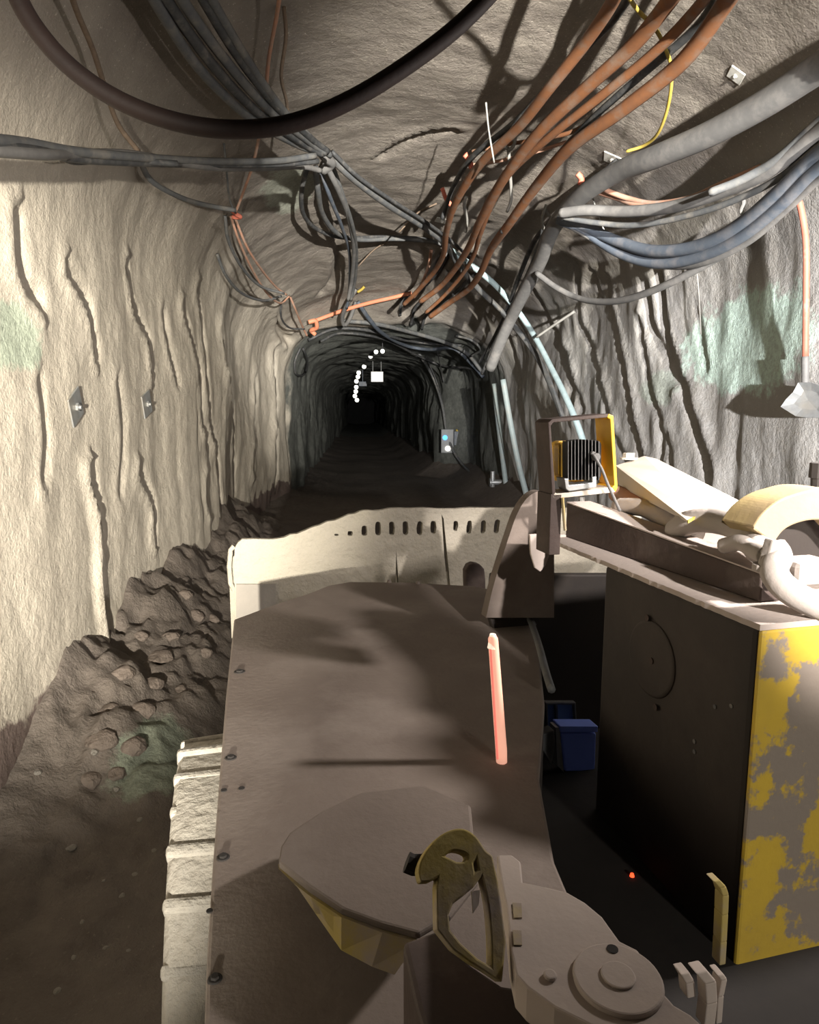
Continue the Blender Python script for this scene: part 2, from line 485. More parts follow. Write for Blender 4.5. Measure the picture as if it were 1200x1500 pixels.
GB = 'black power cables under the back'
for i, (px, r, lab) in enumerate([
    ([(205,-40),(238,20),(290,98),(360,168),(425,207),(468,224)], .032, 'leftmost thick black cable of the bundle running down to the ceiling knot'),
    ([(222,-40),(252,12),(310,93),(372,160),(436,205),(472,226)], .034, 'second black cable from the left in the bundle above the ceiling knot'),
    ([(246,-40),(276,14),(330,88),(388,155),(446,202),(476,224)], .034, 'middle black cable of the bundle above the ceiling knot'),
    ([(276,-40),(300,4),(345,78),(400,150),(452,200),(480,222)], .03, 'fourth black cable from the left in the bundle above the ceiling knot'),
    ([(290,-40),(314,6),(360,84),(410,156),(458,205),(484,228)], .03, 'rightmost black cable of the bundle above the ceiling knot')]):
    cable('power_cable', px, r, .10, M_black if i % 2 else M_slate, lab, group=GB)
for i, (px, r, lab, m) in enumerate([
    ([(-30,203),(40,210),(110,222),(200,230),(300,236),(400,236),(462,228)], .026, 'upper grey cable strung level from the left wall to the ceiling knot', M_slate),
    ([(-30,212),(50,220),(110,232),(200,238),(300,241),(400,241),(466,236)], .024, 'black cable strung level beneath the upper grey one on the left', M_black),
    ([(-30,219),(60,226),(110,226),(190,226),(300,244),(380,246),(440,244),(470,250)], .026, 'lowest pale grey cable of the level run from the left wall', M_pale),
    ([(40,206),(80,224),(108,236),(150,234),(200,236),(260,240)], .02, 'short dark cable looped around the level run by the left wall', M_black)]):
    cable('power_cable', px, r, .13, m, lab, group='level cables on the left', smooth=9)

pts = path([(10,-60),(28,0),(60,52),(105,100),(165,142),(235,172),(310,188),(385,188),(450,174),(520,143),(590,100),(660,48),(715,-5),(750,-50)], 0, y0=1.25, y1=1.35)
def to_roof(p, d):
    q = p + d; up = bvh.ray_cast(q, Vector((0, 0, 1)))[0]
    return [p.lerp(q, .5) + Vector((0, 0, .25)), Vector((q.x, q.y, (p.z + up.z) / 2)), up + Vector((0, 0, .02))]
pts = catmull(to_roof(pts[0], Vector((-.22, 0, .2)))[::-1] + pts + to_roof(pts[-1], Vector((.22, 0, .2))), 3)
bm = bmesh.new(); add_tube(bm, pts, .0155, 14)
tag(build('hose', bm, M_darkbrown, None, True), 'dark brown hose sagging in a big arc across the top of the photo', 'hose')
cable('tie_rope', [(98,-30),(112,15),(135,70),(152,122),(172,180),(203,222)], .016, .05, M_brown, 'thin brown rope coming down the roof onto the level cables', 'rope')
cable('tie_rope', [(203,232),(222,265),(262,288),(300,300),(345,308)], .022, .08, M_slate, 'sagging grey brown rope from the level cables to the red tied knot', 'rope')
cable('signal_cable', [(413,-30),(406,20),(394,85),(388,150),(373,232),(357,280),(345,312)], .014, .05, M_rustpale, 'thin pale orange cable hanging from the roof down to the red tied knot', 'cable')
cable('chain', [(416,10),(419,55),(412,110),(420,150),(424,190)], .014, .05, M_brown, 'thin brown chain hanging behind the dark hose above the ceiling knot', 'chain')
cable('tie_rope', [(328,210),(332,250),(336,290),(345,312)], .01, .05, M_slate, 'thin grey string hanging between level cables and the red tied knot', 'rope')
cable('signal_cable', [(343,316),(362,362),(384,396),(404,420),(420,432)], .016, .07, M_rustpale, 'right salmon cable from the red tied knot to the lower anchor', 'cable', 'salmon cables below the red tied knot')
cable('signal_cable', [(338,316),(350,352),(368,392),(390,428),(410,444),(424,434)], .016, .07, M_rustpale, 'left salmon cable from the red tied knot looping under the lower anchor', 'cable', 'salmon cables below the red tied knot')
cable('power_cable', [(330,316),(334,350),(352,388),(380,418),(416,430)], .02, .10, M_slate, 'upper grey cable sagging on the left wall top under the tied knot', 'cable', 'sagging grey cables on the left')
cable('power_cable', [(318,372),(330,402),(352,428),(384,440),(412,434)], .02, .08, M_slate, 'lower grey cable sagging on the left wall top under the tied knot', 'cable', 'sagging grey cables on the left')
cable('signal_cable', [(424,432),(434,456),(443,478),(450,492)], .022, .06, M_rustpale, 'short salmon cable between lower anchor and the tunnel mouth corner', 'cable')
cable('power_cable', [(412,440),(412,465),(424,480),(446,482)], .02, .06, M_black, 'short black cable drooping at the left corner of the tunnel mouth', 'cable')

GK = 'cables falling from the ceiling knot'
cable('power_cable', [(462,244),(466,280),(472,312),(492,340),(524,351),(580,350),(632,354),(656,364)], .034, .12, M_slate, 'grey cable that drops from the knot and turns level to the right', group=GK)
cable('power_cable', [(450,246),(442,280),(444,312),(462,334),(500,348),(560,347),(620,350),(652,360)], .028, .06, M_black, 'black cable looping left of the knot then running level to the right', group=GK)
cable('power_cable', [(476,238),(494,275),(510,316),(518,360),(516,405),(510,440)], .034, .14, M_pale, 'pale grey cable falling steeply from the knot to the orange pipe', group=GK)
cable('power_cable', [(486,240),(500,280),(516,330),(522,370),(520,410),(514,440)], .03, .12, M_slate, 'dark grey cable falling steeply right of the pale one from the knot', group=GK)
cable('power_cable', [(470,250),(484,290),(500,330),(512,370),(512,420),(508,452)], .026, .10, M_bluegrey, 'blue grey cable falling steeply from the knot behind the pale one', group=GK)
cable('power_cable', [(522,424),(512,440),(502,462),(504,476),(512,468),(522,442)], .045, .08, M_pale, 'thick pale cable end bent into a loop in front of the orange pipe')
cable('power_cable', [(482,226),(520,262),(570,300),(615,328),(652,356),(672,388),(700,422),(740,462),(790,528),(825,612)], .05, .14, M_slate, 'thick grey cable from the knot down to the right side of the mouth')
cable('power_cable', [(486,222),(526,260),(578,296),(622,324),(660,352),(690,380)], .024, .18, M_black, 'thin black cable lying on the thick grey one right of the knot')
cable('hose', [(654,362),(690,388),(724,416),(756,452),(784,494),(808,540),(828,580),(846,622),(862,670)], .05, .36, M_cyan, 'pale blue hose curving down the right wall behind the work light', 'hose')

GR = 'orange cables on the roof'
for px, r, lab in [
    ([(915,-40),(896,5),(858,62),(806,128),(760,186),(704,240),(668,296),(654,340),(650,372),(636,398),(610,428),(592,446)], .042, 'leftmost thick orange brown cable on the roof at top right'),
    ([(1008,-40),(978,5),(928,66),(860,128),(790,194),(738,262),(706,318),(688,360),(668,392),(645,420),(616,442)], .048, 'second orange brown cable from the left on the roof'),
    ([(1054,-40),(1028,4),(964,72),(884,138),(806,200),(750,250),(722,296),(704,342),(694,374),(676,404),(650,434),(624,458)], .034, 'third and thinnest orange brown cable from the left on the roof'),
    ([(1090,-40),(1062,5),(1002,88),(916,158),(838,214),(788,270),(746,328),(720,364),(704,400),(686,424),(658,444),(630,464)], .052, 'rightmost thick orange brown cable on the roof')]:
    cable('power_cable', px, r, .22, M_rust, lab, group=GR, smooth=9)
cable('signal_cable', [(692,222),(740,212),(790,204),(836,194),(880,170)], .02, .2, M_rust, 'thin orange cable crossing the roof cables by the white hook', 'cable')
cable('signal_cable', [(690,242),(730,236),(780,224),(830,208)], .018, .2, M_rustpale, 'lower thin orange cable crossing the roof cables by the white hook', 'cable')
cable('power_cable', [(940,-40),(905,20),(866,62),(812,118),(758,176),(694,228),(664,274),(648,320)], .028, .10, M_black, 'black cable running beside the leftmost orange roof cable', group='black cables among the orange ones')
cable('power_cable', [(1060,-20),(1020,40),(940,110),(868,174),(810,236),(770,290),(735,340)], .028, .10, M_black, 'black cable running between the two rightmost orange roof cables', group='black cables among the orange ones')
cable('signal_cable', [(632,366),(628,390),(616,420),(606,436)], .03, .05, M_rustpale, 'short orange cable hanging beneath the crossing of the grey cables', 'cable')
for px, lab in [
    ([(656,372),(640,400),(612,428),(590,440),(586,462)], 'leftmost dark strip for a cable shadow on the mouth brow'),
    ([(676,384),(654,412),(624,436),(608,452),(602,476)], 'middle dark strip for a cable shadow on the mouth brow'),
    ([(696,400),(672,424),(640,448),(624,462),(618,482)], 'rightmost dark strip for a cable shadow on the mouth brow')]:
    cable('power_cable', px, .035, .04, M_black, lab, group='dark shadow strips on the brow', smooth=1)  # dark tubes standing in for the shadows of the orange cables

cable('cord', [(912,-20),(932,12),(960,42),(976,74),(984,104),(980,150),(966,192),(946,212),(918,222)], .013, .24, M_yellow, 'yellow cord hanging in a curve beside the roof cables', 'cord')
cable('ventilation_pipe', [(1260,64),(1200,100),(1120,152),(1040,196),(965,228),(905,252),(850,288),(812,332),(790,386),(762,440),(738,490),(718,540)], .088, .10, M_pale, 'thick grey pipe running along the upper right wall', 'pipe', sides=16, smooth=12)
for px, r, m, lab in [
    ([(905,236),(868,268),(826,302),(796,346),(776,396),(750,448),(726,500),(706,548)], .035, M_black, 'outermost black cable left of the thick grey pipe'),
    ([(880,262),(842,290),(806,330),(784,380),(760,430),(736,478),(714,530)], .03, M_slate, 'grey cable lying close against the thick grey pipe'),
    ([(860,270),(824,306),(798,352),(778,402),(762,452),(736,500)], .016, M_rustpale, 'thin orange cable left of the thick grey pipe'),
    ([(814,318),(784,352),(762,402),(744,450),(724,494),(702,532)], .035, M_black, 'black cable lowest on the rock left of the thick grey pipe')]:
    cable('power_cable', px, r, .07, m, lab, group='cables beside the grey pipe')

GS = 'hoses swagged on the right wall'
for px, r, m, lab in [
    ([(1260,150),(1200,192),(1130,248),(1060,280),(990,302),(920,310),(860,308),(822,312)], .05, M_pale, 'uppermost thick grey hose swagged along the right wall'),
    ([(1260,172),(1200,214),(1140,262),(1070,296),(1000,318),(930,330),(870,326),(824,318)], .026, M_slate, 'thin grey hose just beneath the uppermost swagged one'),
    ([(1260,190),(1200,228),(1140,284),(1084,330),(1024,360),(960,368),(906,354),(856,332),(822,322)], .055, M_bluegrey, 'thick blue grey hose in the middle of the swagged bunch'),
    ([(1260,206),(1200,246),(1146,298),(1090,344),(1030,374),(968,386),(910,372),(856,338),(818,322)], .05, M_bluegrey, 'lower thick blue grey hose of the swagged bunch'),
    ([(1260,222),(1200,262),(1150,308),(1096,354),(1034,384),(980,390),(916,378),(858,344),(820,324)], .03, M_pale, 'pale hose along the underside of the swagged bunch'),
    ([(1170,292),(1100,346),(1040,384),(970,420),(910,440),(860,440),(820,424),(786,400)], .036, M_pale, 'lowest thin pale hose sagging alone below the swagged bunch'),
    ([(1260,130),(1200,178),(1140,232),(1090,262),(1040,282)], .03, M_slate, 'dark grey hose end resting on top of the swagged bunch')]:
    cable('hose', px, r, .20, m, lab, 'hose', GS, smooth=12)
cable('power_cable', [(1115,244),(1060,268),(1010,290),(958,298),(918,290),(886,278)], .024, .22, M_rustpale, 'upper thin orange cable above the swagged hoses', group='thin orange cables over the hoses', smooth=9)
cable('power_cable', [(1100,262),(1050,280),(996,296),(936,300),(902,290),(876,282)], .022, .22, M_rustpale, 'lower thin orange cable above the swagged hoses', group='thin orange cables over the hoses', smooth=9)

GM = 'cables around the tunnel mouth'
for px, r, m, lab in [
    ([(524,442),(540,466),(560,488),(594,506),(630,512),(664,510),(690,532),(708,552)], .05, M_bluegrey, 'blue grey cable sagging over the top of the tunnel mouth'),
    ([(500,470),(548,474),(600,486),(648,500),(682,516),(706,544)], .05, M_slate, 'thick dark cable arching along the top of the tunnel mouth'),
    ([(452,498),(490,482),(540,484),(592,498),(640,504),(676,506)], .04, M_black, 'black cable along the crest of the tunnel mouth'),
    ([(470,500),(500,488),(560,496),(610,520),(650,536),(690,540),(704,552)], .035, M_black, 'lower black cable dipping beneath the mouth crest'),
    ([(614,518),(634,552),(648,594),(656,640),(674,676),(702,702),(732,712)], .045, M_slate, 'grey cable hanging down past the electrical box'),
    ([(624,522),(640,560),(650,600),(652,632)], .025, M_black, 'thin black cable ending at the electrical box'),
    ([(440,510),(432,530),(434,548),(446,548),(450,528),(444,510)], .03, M_black, 'coil of black cable at the left side of the mouth'),
    ([(640,512),(646,540),(650,560)], .02, M_black, 'short black cable end hanging from the mouth crest'),
    ([(668,492),(690,498),(704,512),(690,522)], .03, M_slate, 'grey cable looping off the right end of the mouth crest')]:
    cable('power_cable', px, r, .06, m, lab, group=GM, smooth=2)
cable('pipe', [(386+70,472),(480,463),(505,454),(540,444),(575,436),(603,429)], .042, .06, M_salmon, 'orange pipe fixed across the brow above the tunnel mouth', 'pipe', sides=12)
cable('pipe', [(724,562),(729,610),(735,660),(742,716)], .062, .12, M_pipe, 'left pale pipe standing at the right side of the mouth', 'pipe', 'standpipes by the mouth', sides=12, smooth=12)
cable('pipe', [(737,556),(748,620),(760,680),(774,735)], .062, .16, M_pipe, 'right pale pipe standing at the right side of the mouth', 'pipe', 'standpipes by the mouth', sides=12, smooth=12)
bm = bmesh.new()
p = hit(741, 706, .14)
add_cyl(bm, p - Vector((.25, 0, 0)), Vector((1, 0, 0)), .07, .4, 12)
add_cyl(bm, p - Vector((.2, 0, .12)), Vector((0, 0, 1)), .06, .4, 12)
add_cyl(bm, p - Vector((.28, 0, .0)), Vector((1, 0, 0)), .11, .05, 12)
tag(build('valve', bm, M_steel, None, True, .008), 'pale tee valve at the foot of the left standpipe', 'valve')

# red ties, white hooks, hangers
def small(name, pix, r, off, m, label, cat, group=None):
    bm = bmesh.new(); add_tube(bm, path(pix, off, 4, 5), r, 6)
    return tag(build(name, bm, m, None, True), label, cat, group)
small('tape_tie', [(681,226),(687,234),(691,246)], .03, .36, M_red, 'red tape tied on the orange cables near the white hook', 'tape', 'red tape ties')
small('tape_tie', [(648,276),(654,292),(662,301)], .028, .36, M_red, 'red tape tied on the orange cables above the cable crossing', 'tape', 'red tape ties')
small('tape_tie', [(846,254),(852,262),(850,271)], .03, .36, M_red, 'red tape tied left of the thick grey pipe', 'tape', 'red tape ties')
small('tape_tie', [(338,306),(346,314),(352,318),(340,318)], .024, .20, M_red, 'red tape tied where ropes meet over the left wall', 'tape', 'red tape ties')
small('tape_tie', [(452,472),(462,470),(464,480),(456,484),(462,490)], .05, .2, M_salmon, 'salmon tape wound on the left end of the orange pipe', 'tape', 'red tape ties')
small('hook', [(736,206),(742,216),(747,219),(753,212),(755,200)], .018, .38, M_white, 'white forked hook on the orange roof cables', 'hook')
small('hanger_strap', [(745,219),(747,250),(749,290),(743,310)], .018, .38, M_white, 'white strap hanging from the forked hook', 'strap', 'white hanger straps')
small('hanger_strap', [(712,150),(716,190),(724,238)], .008, .38, M_white, 'thin white strap crossing the orange cables left of the hook', 'strap', 'white hanger straps')
small('hanger_strap', [(683,288),(680,300),(684,322),(682,340)], .02, .38, M_white, 'short white strap lowest among the orange cables', 'strap', 'white hanger straps')
small('hanger_strap', [(800,300),(794,322),(800,340),(814,336),(806,318),(798,306)], .018, .34, M_white, 'white strap looped around the bend of the grey pipe', 'strap', 'white hanger straps')
small('hanger_strap', [(996,358),(998,374),(1006,392),(1012,398)], .012, .48, M_white, 'white strap around the lower swagged hoses', 'strap', 'white hanger straps')
small('hanger_strap', [(1084,286),(1090,296),(1086,310),(1096,318)], .016, .46, M_white, 'white knotted strap around the middle of the swagged hoses', 'strap', 'white hanger straps')
small('hanger_strap', [(1020,390),(1024,430),(1027,490)], .007, .12, M_white, 'thin white string hanging down the right wall under the hoses', 'strap', 'white hanger straps')
small('hanger_strap', [(868,288),(878,320),(892,352)], .008, .4, M_white, 'thin white string across the upper swagged hoses', 'strap', 'white hanger straps')
small('stick', [(786,494),(812,476),(842,456)], .022, .14, M_white, 'pale thin stick wedged slanting on the right wall', 'stick')
small('cable_tie', [(645,352),(655,362),(652,374),(660,352)], .03, .45, M_pale, 'pale tie binding the two grey cables where they meet', 'tie')
small('cable_tie', [(470,222),(478,232),(486,240),(472,250)], .05, .34, M_pale, 'bulky pale tie wrapped around the ceiling knot', 'tie')
small('wire', [(525,390),(548,366),(572,352)], .012, .08, M_brown, 'thin brown wire stretched below the level grey cable', 'wire')
small('wire', [(585,340),(612,312),(640,298)], .012, .08, M_brown, 'thin brown wire stretched above the level grey cable', 'wire')
small('tape_tie', [(524,428),(530,424),(534,420)], .03, .1, M_yellow, 'bit of yellow tape beside the bent cable loop', 'tape')

# rock bolts: square plate with nut
def rock_bolt(px, py, s, label, rot=.4, m=None):
    h, n, d = cast(bvh, px, py)
    root = empty('rock_bolt', h)
    tag(root, label, 'rock bolt', 'rock bolts in the walls')
    u = Vector((0, 0, 1)); u = (u - n * u.dot(n)).normalized(); w = n.cross(u)
    a = u * math.cos(rot) + w * math.sin(rot); b = n.cross(a)
    bm = bmesh.new(); add_box(bm, h + n * .012, s, s, .012, a, b, n)
    build('face_plate', bm, m or M_steel, root, bevel=.003)
    bm = bmesh.new(); add_cyl(bm, h + n * .018, n, s * .14, s * .08, 6); add_cyl(bm, h + n * .018, n, s * .07, s * .16, 10)
    build('nut', bm, m or M_steel, root, bevel=.002)
M_boltw = simple('white_dusted_bolt', (.7, .68, .62), (.55, .54, .5), 20, .7, .1)
rock_bolt(108, 596, .2, 'rock bolt plate on the left wall nearest the camera', .5)
rock_bolt(213, 592, .2, 'second rock bolt plate further along the left wall', .35)
rock_bolt(1080, 108, .12, 'white dusted rock bolt in the roof at top right', .2, M_boltw)
rock_bolt(899, 232, .2, 'white dusted rock bolt above the bend of the grey pipe', .2, M_boltw)
rock_bolt(648, 322, .2, 'pale rock bolt behind the crossing of the grey cables', .2, M_boltw)

# shovel hung on the right wall
M_handle = simple('worn_red_handle', (.38, .105, .07), (.32, .13, .09), 9, .55, .05, dust=(.36, .26, .21), dlo=.55, dhi=.7)
root = empty('shovel', hit(1180, 590)); tag(root, 'shovel with red handle hung blade down on the right wall', 'shovel')
bm = bmesh.new(); pts = path([(1170,292),(1176,318),(1181,360),(1181,440),(1180,524)], .10, 9, 6)
add_tube(bm, pts, .023, 10); build('handle', bm, M_handle, root, True)
bm = bmesh.new(); add_tube(bm, path([(1180,522),(1180,544),(1180,568)], .10, 9, 6), [.027] * 12 + [.02], 10); build('socket', bm, M_pale, root, True)
h, n, d = cast(bvh, 1178, 590)
fc = (CAM - h).normalized()
p0 = h + n * .22
pn = (n * .6 + fc * .4).normalized()
bl = [(1170,560),(1190,560),(1206,566),(1216,590),(1206,612),(1182,612),(1166,610),(1144,596),(1152,584),(1162,574)]
loops = [onplane(a, b, p0, pn) for a, b in bl]
bm = bmesh.new()
cc = sum(loops, Vector()) / len(loops)
rim = [bm.verts.new(q) for q in loops]
mid = [bm.verts.new(cc + (q - cc) * .55 - pn * .035) for q in loops]
ctr = bm.verts.new(cc - pn * .045)
for i in range(len(loops)):
    j = (i + 1) % len(loops)
    bm.faces.new((rim[i], rim[j], mid[j], mid[i])); bm.faces.new((mid[i], mid[j], ctr))
o = build('blade', bm, M_steel, root)
so = o.modifiers.new('thick', 'SOLIDIFY'); so.thickness = .006

# electrical box beside the mouth
M_box = simple('grey_box_paint', (.22, .23, .24), (.17, .175, .18), 6, .5, .05)
h, n, d = cast(bvh, 661, 646)
p0 = h - Vector((0, .18, 0))
root = empty('electrical_box', p0); tag(root, 'small electrical box with blue and white lamps past the mouth', 'electrical box')
k = d / 1000
bm = bmesh.new(); add_box(bm, at(655, 646, p0.y), 18 * k, .2, 34 * k); build('body', bm, M_box, root, bevel=.02)
bm = bmesh.new(); add_cyl(bm, at(652, 641, p0.y - .1), Vector((0, -1, 0)), 3.5 * k, .04, 14)
o = build('blue_lamp', bm, emit('blue_lamp_glow', (.05, .35, .9), 2.0), root); o['label'] = 'blue glowing lamp'
bm = bmesh.new(); add_cyl(bm, at(656, 657, p0.y - .1), Vector((0, -1, 0)), 3.8 * k, .04, 14)
o = build('white_lamp', bm, emit('white_lamp_glow', (1, .97, .85), 3.0), root); o['label'] = 'white glowing lamp'
bm = bmesh.new(); add_tube(bm, [at(668, 630, p0.y), at(673, 632, p0.y), at(676, 646, p0.y), at(671, 653, p0.y)], 1.6 * k, 8)
o = build('bracket', bm, M_yellow, root, True); o['label'] = 'yellow bent bracket'
bm = bmesh.new(); add_box(bm, at(669, 642, p0.y), 8 * k, .12, 20 * k); build('side_box', bm, M_bluegrey, root, bevel=.01)

# string of lamps far down the drift, a lit sign and a grey duct box
M_bulb = emit('lamp_glow', (1.0, .98, .88), 2.2)
bulbs = [(560.5,514.5),(551,515.5),(543,522),(533.5,537),(525.6,546),(524.5,552),(522.2,558.5),(522,567),(521.3,573.5),(520,580),(523,586)]
words_ = ['nearest lamp, rightmost of the string', 'second nearest lamp from the right end', 'third nearest lamp where the string bends', 'fourth lamp, alone in the gap',
          'fifth lamp, level with the lit sign', 'sixth lamp, just under the fifth', 'seventh lamp, beside the grey box', 'eighth lamp, below the grey box', 'ninth lamp, third from the far end', 'tenth lamp, last but one', 'farthest lamp, lowest of the string']
for i, (a, b) in enumerate(bulbs):
    Yb = [20, 22, 24.5, 29, 33, 36, 40, 44, 49, 55, 62][i]
    rb = .0031 * Yb
    h = at(a, b, Yb)
    root = empty('festoon_lamp', h); tag(root, words_[i] + ' of tunnel lights', 'lamp', 'string of tunnel lamps')
    bm = bmesh.new(); bmesh.ops.create_uvsphere(bm, u_segments=14, v_segments=8, radius=rb)
    bmesh.ops.translate(bm, vec=h, verts=bm.verts)
    build('bulb', bm, M_bulb, root, True)
    up, _, _, du = bvh.ray_cast(h, Vector((0, 0, 1)))
    top = up if up else h + Vector((0, 0, .4))
    bm = bmesh.new(); add_cyl(bm, h + Vector((0, 0, rb * .7)), Vector((0, 0, 1)), rb * .5, rb * .8, 10)
    add_cyl(bm, h + Vector((0, 0, rb)), Vector((0, 0, 1)), .012, max(.05, (top - h).length - rb + .05), 6)
    build('lamp_holder', bm, M_black, root, True)
h = at(552.5, 552, 27); k = .027
root = empty('lit_sign', h); tag(root, 'lit cream rectangular sign hanging in the far tunnel', 'sign')
bm = bmesh.new(); add_box(bm, h, 18 * k, .12, 15 * k); build('sign_case', bm, M_box, root, bevel=.01)
bm = bmesh.new(); add_box(bm, h - Vector((0, .065, 0)), 16.5 * k, .02, 13.5 * k)
ms, t, b = nt('lit_sign_face')
v = coords(t); sx = N(t, 'ShaderNodeSeparateXYZ'); t.links.new(v, sx.inputs[0])
w = N(t, 'ShaderNodeMath', operation='MULTIPLY'); w.inputs[1].default_value = 60; t.links.new(sx.outputs['Z'], w.inputs[0])
s2 = N(t, 'ShaderNodeMath', operation='SINE'); t.links.new(w.outputs[0], s2.inputs[0])
c = ramp(t, s2.outputs[0], [(.0, (1, .92, .75)), (.8, (1, .92, .75)), (.95, (.85, .6, .45))])
t.links.new(c, b.inputs['Emission Color']); b.inputs['Emission Strength'].default_value = .95
build('sign_face', bm, ms, root)
for sx_ in (-.16, .16):
    bm = bmesh.new()
    up, _, _, du = bvh.ray_cast(h + Vector((sx_, 0, .2)), Vector((0, 0, 1)))
    add_cyl(bm, h + Vector((sx_, 0, .19)), Vector((0, 0, 1)), .012, (du or .5) + .03, 6)
    build('hanger', bm, M_steel, root)
bm = bmesh.new(); h = at(531.5, 562.5, 30); add_box(bm, h, .34, .3, .2)
up, _, _, du = bvh.ray_cast(h, Vector((0, 0, 1)))
add_cyl(bm, h + Vector((0, 0, .09)), Vector((0, 0, 1)), .02, (du or .5), 6)
tag(build('junction_box', bm, M_bluegrey, None, bevel=.02), 'grey box hung beside the string of lamps', 'box')

# loose rocks on the muck and the floor
M_rockd = rock_material('muck_rock', (.15, .12, .10), (.2, .165, .14), bmp=.6)
M_rockl = rock_material('pale_rock', (.26, .24, .21), (.2, .185, .165), bmp=.5)
def rock(px, py, s, m, name, label, group, seed):
    h, n, d = cast(bvhF, px, py)
    h2, n2, d2 = cast(bvh, px, py)
    if d2 < d: h, n = h2, n2
    bm = bmesh.new(); bmesh.ops.create_icosphere(bm, subdivisions=3, radius=s)
    rnd = random.Random(seed)
    sc = Vector((rnd.uniform(.8, 1.3), rnd.uniform(.8, 1.3), rnd.uniform(.55, .85)))
    for v in bm.verts:
        q = v.co.copy()
        c = noise.cell_vector(q / s * 1.1 + Vector((seed, 0, 0)))
        k = .82 + .5 * noise.voronoi(q / s * .9 + Vector((seed * 3, 1, 2)))[0][0] + .1 * noise.noise(q / s * 3)
        v.co = Vector((q.x * sc.x, q.y * sc.y, q.z * sc.z)) * k
    bmesh.ops.rotate(bm, verts=bm.verts, cent=(0, 0, 0), matrix=Matrix.Rotation(seed, 3, 'Z'))
    bmesh.ops.translate(bm, vec=h - Vector((0, 0, s * .3)), verts=bm.verts)
    return tag(build(name, bm, m, None, False), label, 'rock', group)
for i, (a, b, s) in enumerate([(285,900,.11),(232,960,.13),(262,1010,.09),(180,985,.12),(205,1040,.11),(150,1080,.11),(300,955,.09),(250,930,.09),(170,1130,.09),(222,1000,.1),(195,1090,.1),(130,1140,.09),(160,1040,.1),(270,870,.1),(310,905,.09),(205,930,.09)]):
    rock(a, b, s * .62, M_rockd, 'rock', 'brown rock in the muck heaped along the foot of the left wall', 'rocks in the muck heap', i + 1)
for i, (a, b, s) in enumerate([(104,1240,.022),(197,1280,.014),(178,1312,.016),(155,1388,.013),(108,1402,.010),(55,1130,.02),(138,1100,.02),(205,1200,.016),(152,1290,.010),(188,1392,.010),(226,1245,.012),(170,1155,.02),(120,1350,.010),(84,1450,.012)]):
    rock(a, b, s, M_rockl, 'pebble', 'small pale pebble lying on the dark floor left of the tyre', 'pebbles on the floor', i + 40)
# ------------------------------------------------------------------ the loader
S = .8
HEAD = math.radians(10)
FWD = Vector((-math.sin(HEAD), math.cos(HEAD), 0)); RGT = Vector((math.cos(HEAD), math.sin(HEAD), 0)); UP = Vector((0, 0, 1))
def am(px, py, Y): return at(px, py, Y * S)
def zm(px, py, dz): return atz(px, py, CAM.z - dz * S)

DUST = (.40, .335, .30)
M_deck = simple('dusty_brown_plate', (.165, .135, .115), (.125, .10, .085), 3, .8, .3, dust=(.21, .178, .155), dlo=.5, dhi=.75, dscale=2.2, bscale=60, bdist=.006)
M_dust = simple('pink_grey_rock_dust', (.42, .36, .325), (.36, .31, .28), 5, .9, .3, bscale=70, bdist=.005)
M_bucket = simple('muddy_bucket_steel', (.33, .303, .245), (.285, .26, .215), 4, .85, .8, dust=(.315, .288, .238), dlo=.4, dhi=.6, dscale=14, bscale=16, bdist=.03)
M_boom = simple('shade_dark_steel', (.028, .024, .022), (.037, .03, .026), 3, .7, .15, dust=(.055, .045, .038), dlo=.5, dhi=.75, dscale=2)  # boom side and gap plates: shade put into the colour
M_brownst = simple('rust_brown_steel', (.058, .038, .032), (.046, .034, .03), 6, .7, .2, dust=(.10, .078, .068), dlo=.48, dhi=.7, dscale=5)
M_lampy = simple('bright_yellow_paint', (.80, .46, .03), (.70, .40, .04), 8, .45, .05, dust=(.5, .38, .2), dlo=.58, dhi=.8, dscale=6)
M_yworn = simple('worn_yellow_paint', (.50, .345, .04), (.42, .29, .045), 8, .6, .25, dust=(.22, .185, .155), dlo=.47, dhi=.50, dscale=4, bscale=40, bdist=.006)
M_ydust = simple('dusty_yellow_paint', (.40, .31, .08), (.33, .26, .10), 8, .75, .25, dust=(.30, .25, .21), dlo=.42, dhi=.62, dscale=9, bscale=50, bdist=.005)
M_fin = simple('black_cast_fins', (.02, .02, .022), (.035, .035, .035), 20, .5, .05)
M_finedge = simple('pale_fin_edge', (.16, .155, .15), (.11, .11, .105), 20, .7, .05)
M_cream = simple('cream_dusted_plate', (.52, .46, .385), (.47, .42, .36), 5, .8, .1)
M_hosed = simple('dust_covered_hose', (.37, .33, .30), (.31, .28, .255), 8, .8, .2)
M_tyre = simple('mud_caked_tyre', (.36, .335, .29), (.25, .23, .20), 7, .85, .6, dust=(.30, .28, .245), dlo=.45, dhi=.6, dscale=18, bscale=35, bdist=.02)
M_dark = simple('unlit_black_steel', (.02, .018, .017), (.03, .026, .024), 6, .8, .1)  # near black; on the step plate it stands for the gap's shade

loader = empty('loader', (.35, 1.9, 0), HEAD)
tag(loader, 'yellow underground loader seen from its cab, dusty deck and raised bucket ahead', 'loader')
P = loader
def part(name, bm, m, parent=None, label=None, **k):
    o = build(name, bm, m, parent or P, **k)
    if label: o['label'] = label
    return o

